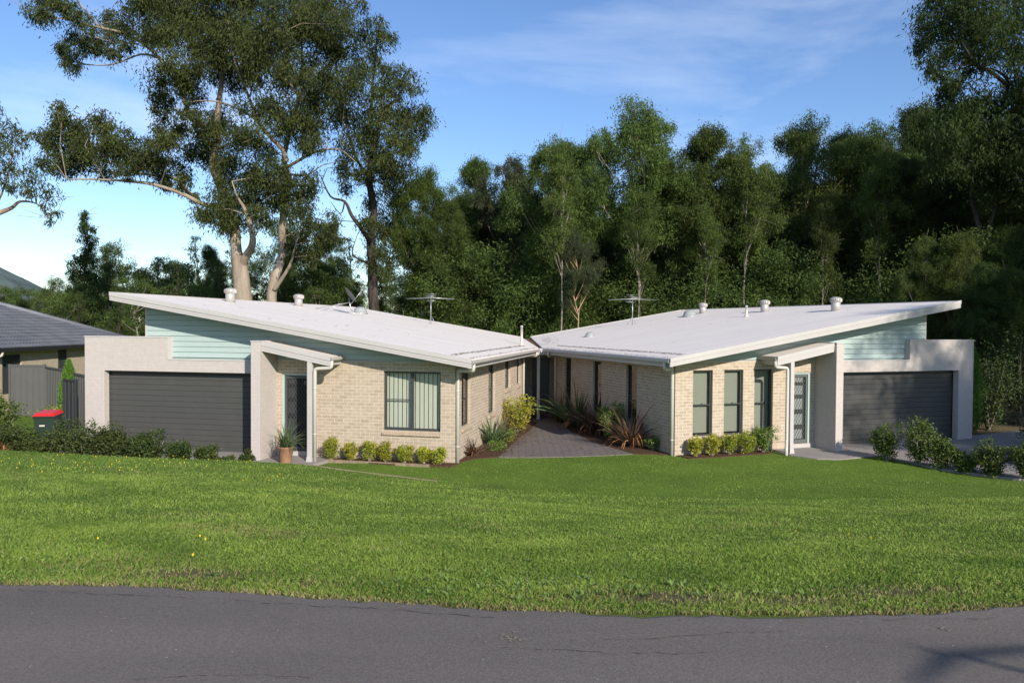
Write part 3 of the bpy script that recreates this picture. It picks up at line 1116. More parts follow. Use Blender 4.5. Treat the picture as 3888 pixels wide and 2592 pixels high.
    prof = [(-0.535, 2.70), (-0.535, 2.60), (-0.615, 2.60), (-0.645, 2.64), (-0.648, 2.71), (-0.640, 2.71), (-0.636, 2.65), (-0.61, 2.612), (-0.545, 2.612), (-0.543, 2.70)]
    mb.prism([F(a_, -0.70, b_) for a_, b_ in prof], (0, vm - 0.22 + 0.70, 0))
    mb.build('gutter', M['trim'], roof)
    mb = MB()
    mb.box(*sorted((sg * -0.53, sg * -0.505)), -0.70, vm - 0.16, 2.50, 2.695)
    mb.build('fascia', M['trim'], roof)
    mb = MB()
    mb.box(*sorted((sg * -0.50, sg * 0.0)), 0.0, iend, 2.515, 2.53)
    mb.build('eave_soffit', M['soffit'], roof)
    # ---- down pipes
    def pipe(name, pts, r=0.045, clips=()):
        m_ = MB()
        P = [Vector(F(*p)) for p in pts]
        Q = [P[0]]
        for a_, b_, c_ in zip(P[:-2], P[1:-1], P[2:]):
            e1, e2 = (a_ - b_).normalized(), (c_ - b_).normalized()
            rr_ = min(0.07, (a_ - b_).length * 0.45, (c_ - b_).length * 0.45)
            for t in (0, 0.33, 0.67, 1):
                Q.append((b_ + e1 * rr_) * (1 - t) ** 2 + b_ * 2 * t * (1 - t) + (b_ + e2 * rr_) * t ** 2)
        Q.append(P[-1])
        m_.tube(Q, r, 12)
        for z_ in clips:
            m_.tube([P[-1].to_2d().to_3d() + Vector((0, 0, z_ - 0.012)), P[-1].to_2d().to_3d() + Vector((0, 0, z_ + 0.012))], r + 0.006, 12)
        return m_.build(name, M['pvc'], root)

    gz = 0.06
    pipe('downpipe', [(-0.585, -0.42, 2.61), (-0.585, -0.42, 2.44), (-0.055, 0.06, 2.42), (-0.055, 0.06, gz)], 0.047, (1.9, 0.5))
    pipe('downpipe', [(-0.585, vm - 0.65, 2.61), (-0.585, vm - 0.65, 2.46), (-0.055, iend - 0.15, 2.44), (-0.055, iend - 0.15, 0.05)], 0.045, (2.1,))
    # ---- porch roof, gutter, post
    p0 = 3.0 if L_ else 2.68
    pt = (lambda u: 2.745 + 0.19 * (u - p0))
    vf = -0.76
    mb = MB()
    mb.prism([F(p0 + 0.05, vf, pt(p0 + 0.05)), F(b1 - 0.002, vf, pt(b1)), F(b1 - 0.002, 0.033, pt(b1)), F(p0 + 0.05, 0.033, pt(p0 + 0.05))], (0, 0, -0.03))
    pr_ = mb.build('porch_roof', M['roof'], root)
    mb = MB()
    for top, bot, oo, tk in ((0.015, -0.10, 0.022, 0.022), (-0.102, -0.15, 0.006, 0.02), (-0.15, -0.17, 0.011, 0.025), (-0.17, -0.235, 0.004, 0.018)):
        mb.prism([F(p0 + 0.01, vf - oo, pt(p0) + top), F(b1 - 0.004, vf - oo, pt(b1) + top), F(b1 - 0.004, vf - oo, pt(b1) + bot), F(p0 + 0.01, vf - oo, pt(p0) + bot)], (0, tk, 0))
    mb.build('barge_board', M['trim'], pr_)
    mb = MB()
    mb.prism([F(p0 + 0.1, vf + 0.02, pt(p0 + 0.1) - 0.2), F(b1 - 0.004, vf + 0.02, pt(b1) - 0.2), F(b1 - 0.004, -0.002, pt(b1) - 0.2), F(p0 + 0.1, -0.002, pt(p0 + 0.1) - 0.2)], (0, 0, -0.012))
    mb.build('porch_ceiling', M['soffit'], pr_)
    mb = MB()
    prof = [(0.06, 0.0), (0.06, -0.09), (-0.02, -0.09), (-0.05, -0.06), (-0.052, 0.01), (-0.045, 0.01), (-0.04, -0.05), (-0.015, -0.08), (0.05, -0.08), (0.05, 0.0)]
    mb.prism([F(p0 + a_, vf - 0.005, 2.735 + b_) for a_, b_ in prof], (0, -vf + 0.03, 0))
    mb.build('gutter', M['trim'], pr_)
    mb = MB()
    mb.box(*sorted((sg * (p0 + 0.07), sg * (p0 + 0.095))), vf, 0.02, 2.53, 2.70)
    mb.build('fascia', M['trim'], pr_)
    q0 = 3.52 if L_ else 3.15
    mb = MB()
    mb.box(*sorted((sg * q0, sg * (q0 + 0.12))), -0.755, -0.635, 0.16, 2.62)
    po = mb.build('porch_post', M['trim'], root, bevel=0.006)
    mb = MB()
    mb.prism([F(q0 - 0.03, -0.79, 0.07), F(q0 + 0.16, -0.79, 0.07), F(q0 + 0.16, -0.6, 0.07), F(q0 - 0.03, -0.6, 0.07)], (0, 0, 0.03))
    mb.idx([F(q0 - 0.02, -0.775, 0.1), F(q0 + 0.14, -0.775, 0.1), F(q0 + 0.14, -0.615, 0.1), F(q0 - 0.02, -0.615, 0.1), F(q0, -0.757, 0.24), F(q0 + 0.12, -0.757, 0.24), F(q0 + 0.12, -0.633, 0.24), F(q0, -0.633, 0.24)],
           [(0, 1, 5, 4), (1, 2, 6, 5), (2, 3, 7, 6), (3, 0, 4, 7), (4, 5, 6, 7), (0, 3, 2, 1)])
    mb.build('post_base', M['trim'], po)
    d_ = q0 - 0.07
    if L_:
        pipe('downpipe', [(p0 + 0.0, -0.70, 2.65), (p0 + 0.0, -0.70, 2.47), (d_, -0.70, 2.44), (d_, -0.70, 0.05)], 0.045, (1.95, 0.8))
    else:
        pipe('downpipe', [(p0 + 0.0, -0.70, 2.65), (p0 + 0.0, -0.70, 2.47), (d_, -0.70, 2.44), (d_, -0.70, 0.42), (d_ - 0.12, -0.84, 0.28), (d_ - 0.14, -0.86, 0.02)], 0.045, ())
    # ---- front door with teal frame and security screen
    mb = MB()
    for a_, b_, c_, e_ in ((du0, du0 + 0.05, 0.22, 2.26), (du1 - 0.06, du1, 0.22, 2.26), (du0 + 0.05, du1 - 0.06, 2.21, 2.26)):
        mb.box(*sorted((sg * a_, sg * b_)), 0.03, 0.12, c_, e_)
    fd = mb.build('front_door', M['teal'], root)
    mb = MB()
    mb.box(*sorted((sg * (du0 + 0.05), sg * (du1 - 0.06))), 0.10, 0.14, 0.22, 2.21)
    mb.build('door_leaf', M['dark_room'] if L_ else M['frame'], fd)
    mb = MB()
    a0, a1 = du0 + 0.055, du1 - 0.065
    for zz_ in ((0.35, 0.62), (0.76, 1.06), (1.20, 1.50), (1.62, 1.88), (1.98, 2.14)):
        if L_: mb.box(*sorted((sg * (a0 + 0.42), sg * (a0 + 0.62))), 0.094, 0.099, *zz_)
        else: mb.box(*sorted((sg * (a0 + 0.08), sg * (a1 - 0.14))), 0.094, 0.099, *zz_)
    mb.build('door_glass_panel', basic('obscure_door_glass', (0.24, 0.27, 0.26) if not L_ else (0.035, 0.04, 0.04), 0.3, 0.5), fd)
    mb = MB()
    for a_, b_, c_, e_ in ((a0, a0 + 0.06, 0.23, 2.20), (a1 - 0.06, a1, 0.23, 2.20), (a0 + 0.06, a1 - 0.06, 2.13, 2.20), (a0 + 0.06, a1 - 0.06, 0.23, 0.33)):
        mb.box(*sorted((sg * a_, sg * b_)), 0.05, 0.085, c_, e_)
    st = 0.095
    k = -30
    za, zb = 0.33, 2.13
    while k < 30:
        for s_ in (1, -1):
            pts = []
            c0 = k * st
            # diagonal line u = a0+.06 + t, z = za + c0 + s*1.6 t
            t0, t1 = 0, (a1 - a0 - 0.12)
            zz0, zz1 = za + c0 * 1.6, za + c0 * 1.6 + s_ * 1.6 * t1
            lo_, hi_ = 0.0, 1.0
            if zz0 != zz1:
                ta, tb = (za - zz0) / (zz1 - zz0), (zb - zz0) / (zz1 - zz0)
                lo_, hi_ = max(0, min(ta, tb)), min(1, max(ta, tb))
            if hi_ - lo_ > 0.02:
                A_ = Vector(F(a0 + 0.06 + lo_ * t1, 0.068 + 0.003 * s_, zz0 + (zz1 - zz0) * lo_))
                B_ = Vector(F(a0 + 0.06 + hi_ * t1, 0.068 + 0.003 * s_, zz0 + (zz1 - zz0) * hi_))
                mb.tube([A_, B_], 0.0045, 4, False)
        k += 1
    mb.build('security_screen', M['screen'] if L_ else basic('grey_screen_mesh', (0.10, 0.11, 0.108), 0.5, 0.3), fd)
    mb = MB()
    mb.box(*sorted((sg * (du0 - 0.0), sg * (b1 - 0.01 if L_ else b1 - 0.01))), -0.02, 0.09, 0.10, 0.218)
    mb.build('door_step', M['trim'], root)
    if L_:
        mb = MB()
        mb.lathe([(0.0, -0.10), (0.10, -0.09), (0.15, -0.03), (0.15, 0)], 18, F(4.25, -0.38, 2.77))
        mb.build('ceiling_light', M['blind_pale'], root)
    # ---- windows
    for f, a0, a1, z0, z1, kind in wins:
        mb = MB()
        ft = 0.045 if kind != 'narrow' else 0.035
        D0, D1 = 0.075, 0.11
        for q in ((a0, a0 + ft, z0, z1), (a1 - ft, a1, z0, z1), (a0 + ft, a1 - ft, z0, z0 + ft), (a0 + ft, a1 - ft, z1 - ft, z1)):
            mb.box(q[0], q[1], D0, D1, q[2], q[3], f)
        zm = (z0 + z1) / 2 - (0.0 if kind == 'slide' else 0.05)
        if kind == 'slide':
            am = (a0 + a1) / 2 + 0.0
            mb.box(am - 0.03, am + 0.03, D0 - 0.006, D1, z0 + ft, z1 - ft, f)
            fly = MB()
            fly.box(am + 0.055, a1 - ft - 0.025, D0 + 0.0, D1 - 0.01, zm + 0.02, zm + 0.042, f)
            for q in ((am + 0.03, am + 0.055, z0 + ft, z1 - ft), (a1 - ft - 0.025, a1 - ft, z0 + ft, z1 - ft), (am + 0.055, a1 - ft - 0.025, z0 + ft, z0 + ft + 0.03)):
                fly.box(q[0], q[1], D0 - 0.004, D1 - 0.01, q[2], q[3], f)
        else:
            mb.box(a0 + ft, a1 - ft, D0 - 0.004, D1, zm - 0.016, zm + 0.016, f)
            if kind == 'hung':
                c_ = (a0 + a1) / 2
                mb.prism([f(c_ - 0.05, D0 - 0.014, zm + 0.016), f(c_ + 0.05, D0 - 0.014, zm + 0.016), f(c_, D0 - 0.014, zm + 0.05)], Vector(f(0, 0.016, 0)))
        wn = mb.build('window', M['frame'], root)
        if kind == 'slide': fly.build('flyscreen', M['frame'], wn)
        mb = MB()
        mb.face([f(a_, D1 - 0.01, z_) for a_, z_ in ((a0 + ft, z0 + ft), (a1 - ft, z0 + ft), (a1 - ft, z1 - ft), (a0 + ft, z1 - ft))])
        mb.build('glass', M['glass'], wn)
        mb = MB()
        if kind == 'slide':
            a = a0 + 0.03
            while a < a1 - 0.05:
                s_ = 0.0 if a < (a0 + a1) / 2 else 0.0
                mb.face([f(a, 0.175, z0 + 0.05), f(a + 0.105, 0.192, z0 + 0.05), f(a + 0.105, 0.192, z1), f(a, 0.175, z1)])
                a += 0.117
            mb.build('vertical_blind', M['blind_pale'], wn)
        elif kind == 'hung':
            mb.box(a0, a1, 0.19, 0.194, z0 + 0.07, z1, f)
            mb.build('roller_blind', M['blind_grey'], wn)
        else:
            mb.box(a0 - 0.0, a1 + 0.0, 0.26, 0.265, z0 + 0.05, z1, f)
            mb.build('dark_panel', M['dark_room'] if side == 'R' else basic('dim_panel', (0.09, 0.09, 0.085), 0.9, 0.1), wn)  # panel coloured dark to stand in for the unlit room
        # near-black box: darkness of the unlit room put into its colour
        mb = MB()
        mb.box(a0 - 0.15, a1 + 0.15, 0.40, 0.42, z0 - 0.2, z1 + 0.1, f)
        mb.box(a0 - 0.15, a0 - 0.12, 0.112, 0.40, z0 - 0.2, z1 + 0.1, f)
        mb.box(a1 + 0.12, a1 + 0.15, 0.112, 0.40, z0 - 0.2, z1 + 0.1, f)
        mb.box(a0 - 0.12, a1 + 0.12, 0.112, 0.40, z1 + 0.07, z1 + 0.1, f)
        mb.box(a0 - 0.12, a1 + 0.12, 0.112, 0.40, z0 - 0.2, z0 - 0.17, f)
        mb.build('dark_backing', M['dark_room'], wn)
        # brick sill
        mb = MB()
        e = 0.01
        mb.idx([f(a0 - e, -0.055, z0 - 0.115), f(a1 + e, -0.055, z0 - 0.115), f(a1 + e, -0.055, z0 - 0.055), f(a0 - e, -0.055, z0 - 0.055),
                f(a0 - e, 0.074, z0 - 0.002), f(a1 + e, 0.074, z0 - 0.002), f(a1 + e, 0.074, z0 - 0.115), f(a0 - e, 0.074, z0 - 0.115)],
               [(0, 1, 2, 3), (3, 2, 5, 4), (4, 5, 6, 7), (7, 6, 1, 0), (0, 3, 4, 7), (1, 6, 5, 2)])
        mb.build('sill', M['sill_brick'], wn)

    # ---- things on the roof
    def rpt(u, v, dz=0): return Vector(F(u, v, zt(u) + dz))

    def vent(u, v, s=0.86):
        c = rpt(u, v)
        m_ = MB()
        m_.lathe([(0.15, -0.05), (0.15, 0.30 * s), (0.14, 0.31 * s)], 20, c)
        v_ = m_.build('roof_ventilator', M['vent'], root)
        m_ = MB()
        m_.lathe([(0.14, 0.30 * s), (0.175, 0.33 * s), (0.185, 0.40 * s), (0.18, 0.47 * s), (0.135, 0.51 * s), (0.06, 0.53 * s), (0.0, 0.532 * s)], 20, c)
        for k_ in range(20):
            an = 2 * PI * k_ / 20
            d1_, d2_ = Vector((math.cos(an), math.sin(an), 0)), Vector((math.cos(an + 0.2), math.sin(an + 0.2), 0))
            m_.face([c + d1_ * 0.17 + Vector((0, 0, 0.32 * s)), c + d2_ * 0.20 + Vector((0, 0, 0.35 * s)), c + d2_ * 0.198 + Vector((0, 0, 0.46 * s)), c + d1_ * 0.17 + Vector((0, 0, 0.49 * s))])
        m_.build('turbine_head', M['vent'], v_)

    def dome(u, v, r):
        c = rpt(u, v)
        m_ = MB()
        m_.lathe([(r * 1.15, -0.04), (r * 1.15, 0.03), (r, 0.035), (r * 0.98, r * 0.4), (r * 0.8, r * 0.72), (r * 0.5, r * 0.92), (0, r)], 20, c)
        m_.build('skylight_dome', M['dome'], root)

    def pvc(u, v, h):
        c = rpt(u, v)
        m_ = MB()
        m_.lathe([(0.10, -0.03), (0.07, 0.05), (0.045, 0.06), (0.045, h - 0.05), (0.05, h - 0.05), (0.05, h - 0.02), (0.02, h)], 14, c)
        m_.build('vent_pipe', M['pvc'], root)

    def aerial(u, v, h, yaw):
        c = rpt(u, v)
        m_ = MB()
        m_.tube([c, c + Vector((0, 0, h))], 0.017, 8)
        m_.tube([c + Vector((0.22, 0.1, 0.0)), c + Vector((0, 0, 0.35))], 0.008, 6)
        m_.tube([c + Vector((-0.15, 0.2, 0.02)), c + Vector((0, 0, 0.35))], 0.008, 6)
        an_ = m_.build('television_aerial', M['galv'], root)
        m_ = MB()
        R = Matrix.Rotation(yaw, 3, 'Z')
        T = lambda x, y, z: c + R @ Vector((x, y, z + h))
        m_.tube([T(0, -0.55, -0.04), T(0, 0.55, -0.04)], 0.012, 6)
        for (y, l, dz) in ((-0.30, 1.02, 0.0), (0.30, 0.94, 0.0)):
            m_.tube([T(-l, y + 0.12, dz - 0.05), T(0, y, dz), T(l, y + 0.12, dz - 0.05)], 0.008, 6)
        for (y, l, dz) in ((-0.5, 0.22, 0.03), (-0.1, 0.20, 0.08), (0.1, 0.24, 0.16), (0.48, 0.18, -0.1), (0.2, 0.2, -0.14)):
            m_.tube([T(-l, y, dz), T(l, y, dz)], 0.007, 6)
        m_.tube([T(0, 0.0, -0.14), T(0, 0.1, 0.17)], 0.008, 6)
        m_.build('aerial_elements', M['galv'], an_)

    if L_:
        vent(8.634, 3.826)
        vent(8.549, 8.259)
        dome(7.222, 11.0, 0.27)
        pvc(0.05, 9.0, 0.72)
        aerial(4.533, 12.1, 1.12, math.radians(14))
        c = rpt(6.818, 8.97)
        m_ = MB()
        D_ = Vector((1.0, -0.25, 0)).normalized()
        top = c + Vector((0, 0, 0.62))
        m_.tube([c + Vector((0.28, -0.1, -0.02)), c + Vector((0.12, 0, 0.12)), c + Vector((0.05, 0, 0.3)), top], 0.022, 8)
        for q in ((-1.2, -0.4), (-0.75, -0.75)):
            b_ = Vector(F(6.818 - sg * q[0] * 1.0 if sg > 0 else 6.818 + -q[0], 8.97 + q[1], 0))
            b_.z = zt(abs(b_.x))
            m_.tube([b_, c + Vector((0.03, 0, 0.45))], 0.012, 6)
        ds = m_.build('satellite_dish', M['galv'], root)
        m_ = MB()
        nrm = Vector((0.75, 0.1, 0.55)).normalized()
        qd = nrm.to_track_quat('Z', 'Y').to_matrix()
        prof = [(0.0, 0.0), (0.12, 0.012), (0.24, 0.04), (0.33, 0.085)]
        nn = 28
        V_ = [top + Vector((0, 0, 0.08)) + qd @ Vector((r_ * math.cos(2 * PI * k_ / nn), r_ * 1.08 * math.sin(2 * PI * k_ / nn), z_)) for r_, z_ in prof for k_ in range(nn)]
        F_ = [(i_ * nn + k_, i_ * nn + (k_ + 1) % nn, (i_ + 1) * nn + (k_ + 1) % nn, (i_ + 1) * nn + k_) for i_ in range(3) for k_ in range(nn)]
        m_.idx(V_, F_, True)
        m_.build('reflector', M['gdoor'], ds)
        m_ = MB()
        e_ = top + nrm * 0.55 + Vector((0.08, 0, -0.02))
        m_.tube([top + Vector((0.02, 0, -0.3)), e_], 0.012, 6)
        m_.box(e_.x - 0.05, e_.x + 0.05, e_.y - 0.03, e_.y + 0.03, e_.z - 0.03, e_.z + 0.05)
        m_.build('receiver_arm', M['galv'], ds)
    else:
        dome(1.909, 9.4, 0.18)
        aerial(4.646, 11.0, 1.12, math.radians(-10))
        dome(7.08, 10.4, 0.27)
        vent(7.927, 10.7)
        pvc(6.695, 5.992, 0.42)
        vent(7.977, 6.6)
        vent(7.835, 2.725)
    return root


hl = build_house('L')
tag(hl, 'pale house left of the courtyard with satellite dish and wide sliding window', 'house')
hr = build_house('R')
tag(hr, 'pale house right of the courtyard with three tall narrow front windows', 'house')

# valley gutter, entry porch between the houses (belongs to the left house)
Mw = Vector((1.057, 27.80, 0))
hd = math.radians((TH['L'] - TH['R']) / 2)
adir = Vector((math.sin(hd), math.cos(hd), 0))
aperp = Vector((adir.y, -adir.x, 0))
rise = SLOPE * math.sin(math.radians((TH['L'] + TH['R']) / 2))
inv = hl.matrix_basis.inverted()
mb = MB()
P = []
for s_, off, dz in ((0, -0.20, 0.03), (0, 0.20, 0.03), (6.2, 0.20, 0.03), (6.2, -0.20, 0.03)):
    q = Mw + adir * s_ + aperp * off
    q.z = 2.66 + rise * s_ + dz
    P.append(inv @ q)
mb.prism(P, (0, 0, -0.04))
mb.build('valley_gutter', M['litter'], hl)
mb = MB()
q0, q1 = Mw - adir * 0.10 - aperp * 0.30, Mw - adir * 0.10 + aperp * 0.30
t0, t1 = Mw - adir * 0.10 - aperp * 0.14, Mw - adir * 0.10 + aperp * 0.14
pts = [(q0, 2.48), (q1, 2.48), (t1, 2.72), (t0, 2.72)]
P = []
for p_, z_ in pts:
    r_ = p_.copy()
    r_.z = z_
    P.append(inv @ r_)
mb.prism(P, (0, 0.12, 0))
mb.build('rainwater_head', M['trim'], hl)
mb = MB()
c_ = inv @ Vector((0.99, 27.86, 0))
mb.box(c_.x - 0.055, c_.x + 0.055, c_.y - 0.055, c_.y + 0.055, 0.05, 2.5)
mb.build('entry_post', M['trim'], hl, bevel=0.006)
mb = MB()
for x0, x1, z0, z1, y0 in ((0.25, 0.80, -0.1, 2.75, 29.2), (1.45, 2.2, -0.1, 2.75, 29.2), (0.80, 1.45, 2.3, 2.75, 29.2)):
    pp = [inv @ Vector(p) for p in ((x0, y0, z0), (x1, y0, z0), (x1, y0, z1), (x0, y0, z1))]
    off = (inv.to_3x3() @ Vector((0, 0.11, 0)))
    mb.prism(pp, off)
mb.build('entry_wall', M['brick'], hl)
mb = MB()
pp = [inv @ Vector(p) for p in ((0.82, 29.25, 0.1), (1.43, 29.25, 0.1), (1.43, 29.25, 2.3), (0.82, 29.25, 2.3))]
mb.prism(pp, inv.to_3x3() @ Vector((0, 0.05, 0)))
mb.build('entry_door', M['frame'], hl)
mb = MB()
pp = [inv @ Vector(p) for p in ((0.0, 27.9, 2.5), (2.1, 27.9, 2.5), (2.1, 29.4, 2.5), (0.0, 29.4, 2.5))]
mb.prism(pp, (0, 0, 0.02))
mb.build('entry_ceiling', M['soffit'], hl)

# ------------------------------------------------------------------ slabs, pavers, beds, edging
def slab(name, pts, z, t, mat, kind='structure', **kw):
    mb = MB()
    mb.prism([(p[0], p[1], z) for p in pts], (0, 0, -t))
    o_ = mb.build(name, mat)
    tag(o_, kind=kind, **kw)
    return o_


w2 = lambda s_, u, v: tuple(wpt(s_, u, v)[:2])
slab('driveway', [w2('R', 3.1, 0.0), w2('R', 3.0, -0.95), (8.05, 19.8), (8.6, 19.75), (9.9, 20.3), (10.47, 18.7), (11.68, 17.3), (16.0, 16.0), (22, 18), (20, 27), w2('R', 10.9, 0.3), w2('R', 4.0, 0.3)], 0.105, 0.16, M['concrete'])
slab('porch_path', [w2('L', 3.1, 0.1), w2('L', 3.35, -1.0), (-4.85, 17.75), (-5.6, 17.4), (-9.5, 17.6), (-13.0, 18.4), (-13.0, 21.6), w2('L', 10.6, 0.3)], 0.105, 0.15, M['concrete'])
pav = [(-0.33, 19.78), (0.6, 19.80), (1.5, 19.93), (2.6, 20.18), (3.3, 20.42), (2.5, 22.3), (1.95, 24.6), (1.75, 26.6), (2.2, 29.3), (0.2, 29.3), (0.95, 26.9), (0.62, 25.0), (0.30, 23.4), (-0.1, 21.2)]
slab('paved_courtyard', pav, 0.098, 0.14, M['paver'])
# mulch beds
slab('garden_bed', [w2('L', 3.5, -0.02), w2('L', 3.5, -0.42), w2('L', 1.5, -0.50), w2('L', 0.0, -0.42), w2('L', -0.15, -0.02)], 0.10, 0.08, M['mulch'])
slab('garden_bed', [w2('R', 3.0, -0.02), w2('R', 2.9, -0.48), w2('R', 1.5, -0.56), w2('R', 0.1, -0.55), w2('R', 0.05, -0.02)], 0.10, 0.08, M['mulch'])
slab('garden_bed', [w2('L', -0.02, -0.0), w2('L', -0.02, 8.9), (0.93, 27.1), (0.61, 25.0), (0.29, 23.4), (-0.11, 21.2), (-0.34, 19.76), (-0.9, 19.6)], 0.104, 0.1, M['mulch'])
slab('garden_bed', [w2('R', -0.02, 0.1), w2('R', -0.02, 8.2), (1.76, 26.6), (1.96, 24.6), (2.51, 22.3), (3.31, 20.42), (4.1, 20.35)], 0.104, 0.1, M['mulch'])
# timber edging along the top of the bank
mb = MB()
E_ = [(-5.35, 17.35), (-4.71, 17.04), (-3.16, 16.76), (-1.6, 16.40)]
for (xa, ya), (xb, yb) in zip(E_[:-1], E_[1:]):
    d_ = Vector((xb - xa, yb - ya, 0)).normalized()
    n_ = Vector((-d_.y, d_.x, 0)) * 0.035
    za, zb = hz(xa, ya - 0.06), hz(xb, yb - 0.06)
    A_, B_ = Vector((xa, ya, za + 0.012)), Vector((xb, yb, zb + 0.012)) - d_ * 0.02
    mb.prism([A_, B_, B_ + n_, A_ + n_], (0, 0, -0.35))
tag(mb.build('garden_edging', M['timber']), 'thin weathered timber edging along the top of the grass bank', 'edging')
# low edging in front of the left bed
mb = MB()
A_, B_ = wpt('L', 3.4, -0.44, 0.125), wpt('L', 0.5, -0.52, 0.125)
n_ = Vector((0, 0.04, 0))
mb.prism([A_, B_, B_ + n_, A_ + n_], (0, 0, -0.12))
tag(mb.build('bed_edging', M['timber']), 'short timber edging before the yellow shrubs below the sliding window', 'edging')

# leaf litter along roof edges and in the courtyard
rng = np.random.default_rng(11)


def flakes(name, P, size, mat, label, cat=None):
    n = len(P)
    V = leaf_quads(np.asarray(P), size, size * 0.35, rng, droop=0.0, spread=1.0)
    V = V.reshape(n, 4, 3)
    V[:, :, 2] = np.asarray(P)[:, 2][:, None] + (V[:, :, 2] - np.asarray(P)[:, 2][:, None]) * 0.25
    me_ = soup(name, V.reshape(-1, 3), 4, rng.uniform(0, 1, n))
    o_ = obj(name, me_, mat)
    tag(o_, label, cat, kind='stuff')
    return o_


P = []
for s_, vmax in (('L', 9.0), ('R', 8.0)):
    for k in range(1100 if s_ == 'R' else 800):
        v_ = rng.uniform(-0.5, vmax)
        u_ = rng.choice([-0.05, -0.5], p=[0.75, 0.25]) + rng.normal() * 0.035
        P.append(tuple(wpt(s_, u_, v_, zt(u_) + 0.012)))
    for k in range(70 if s_ == 'L' else 25):
        u_, v_ = rng.uniform(0, 8.5), rng.uniform(0, 14)
        for _ in range(rng.integers(1, 5)):
            P.append(tuple(wpt(s_, u_ + rng.normal() * 0.08, v_ + rng.normal() * 0.08, zt(u_) + 0.02)))
for k in range(160):
    s2 = rng.uniform(0.6, 2.2)
    q = Mw + adir * s2 + aperp * (0.22 + abs(rng.normal()) * 0.25)
    q.z = 2.86 + rise * s2 + abs(rng.normal()) * 0.10
    P.append(tuple(q))
for k in range(300):
    s2 = rng.uniform(0.1, 6)
    q = Mw + adir * s2 + aperp * rng.normal() * 0.12
    q.z = 2.72 + rise * s2
    P.append(tuple(q))
flakes('roof_leaf_litter', P, 0.075, M['litter'], 'dry leaves and twigs lying along the roof edges and valley')
P = []
for k in range(520):
    t_ = rng.uniform(0, 1)
    if rng.random() < 0.6:
        x_, y_ = -0.25 + 1.1 * t_ + rng.normal() * 0.16, 20.0 + 6 * t_ + rng.normal() * 0.2
    else:
        x_, y_ = rng.uniform(-0.2, 3.0), rng.uniform(20.0, 22.6)
        if rng.random() < 0.6: continue
    P.append((x_, y_, 0.115))
flakes('courtyard_leaf_litter', P, 0.12, M['litter'], 'scattered dry leaves on the grey courtyard pavers')

# ------------------------------------------------------------------ shrubs and plants
def shrub(label, x, y, z, h, r, mat, n=900, ls=0.05, lw=0.5, seed=1, group=None, cat='shrub', name='shrub', spiky=0.3, squash=1.0, trunk=M['bark_grey'], up=0.5):
    rg = np.random.default_rng(seed)
    root = empty(name, (x, y, z), rg.uniform(0, 6.28), label, cat, group)
    ns = 9 + int(h * 4)
    st = MB()
    C, R_, tips = [], [], []
    for k in range(ns):
        an, rad = rg.uniform(0, 6.28), math.sqrt(rg.uniform(0.02, 1)) * r * 0.8
        hh = h * (1 - 0.35 * (rad / r) ** 2) * rg.uniform(0.72, 1.0)
        tp = Vector((rad * math.cos(an), rad * math.sin(an) * squash, hh))
        md = Vector((tp.x * 0.45, tp.y * 0.45, hh * 0.5))
        st.tube([(rg.normal() * 0.015, rg.normal() * 0.015, -0.05), md, tp], [0.012 + h * 0.006, 0.008 + h * .003, 0.003], 5, False)
        for t_ in (0.3, 0.5, 0.7, 0.88, 1.0):
            p_ = md.lerp(tp, (t_ - 0.5) * 2) if t_ > 0.5 else Vector((0, 0, 0)).lerp(md, t_ * 2)
            C.append(tuple(p_ + Vector((rg.normal(), rg.normal(), rg.normal() * 0.5)) * r * 0.10))
            R_.append(r * (0.36 if t_ < 1 else spiky) * rg.uniform(0.7, 1.15))
    npc = [max(8, int(n / len(C) * (q / (0.36 * r)) ** 1.5)) for q in R_]
    P_, tf = clump_points(C, R_, npc, rg, 0.9, 7, 0.3)
    P_[:, 2] = np.maximum(P_[:, 2], 0.02)
    V_ = leaf_quads(P_, ls, ls * lw, rg, droop=-up, spread=0.9)
    me_ = soup('foliage', V_, 4, np.clip(0.5 + tf + rg.normal(size=len(P_)) * 0.22, 0, 1.2))
    obj('foliage', me_, mat, root)
    st.build('stems', trunk, root)
    return root


def along(side, px, v):
    """spot on the strip v metres before the facade seen in column px"""
    o, a, b = frame2(side)
    r_ = ray(px, 1700)
    r2 = Vector((r_.x, r_.y))
    t_ = (o.dot(b) + v) / r2.dot(b)
    return tuple(r2 * t_)


lp = [along('L', q, -0.27) for q in (1256, 1333, 1400, 1464, 1534, 1608, 1670)]
lh = [(.56, .32, 'lime_shrub'), (.44, .22, 'duranta'), (.50, .26, 'duranta'), (.46, .25, 'duranta'), (.45, .24, 'duranta'), (.43, .23, 'duranta'), (.42, .23, 'duranta')]
ll = ['round lime green shrub beside the left porch post, greenest of its row', 'small yellow shrub just right of the lime green one by the left porch', 'yellow green shrub third from the left porch post', 'yellow shrub below the left edge of the sliding window',
      'yellow shrub below the middle of the sliding window', 'yellow shrub below the right edge of the sliding window', 'small yellow shrub at the brick corner beside the left courtyard bed']
for k, ((x, y), (h, r, m_), lb) in enumerate(zip(lp, lh, ll)):
    shrub(lb, x, y, 0.10, h, r, M[m_], 2600, 0.045, 0.5, 20 + k, 'yellow shrubs below the left house front')
rp = [along('R', q, -0.33) for q in (2640, 2705, 2770, 2835, 2898)]
rh = [(.52, .21, 'duranta'), (.60, .28, 'duranta'), (.56, .28, 'lime_shrub'), (.62, .28, 'lime_shrub'), (.76, .36, 'green_shrub')]
rl = ['sparse yellow shrub at the brick corner of the right house', 'yellow shrub between the first and second tall front windows', 'lime shrub below the middle tall front window', 'lime green shrub left of the third tall front window', 'large green shrub nearest the right porch post']
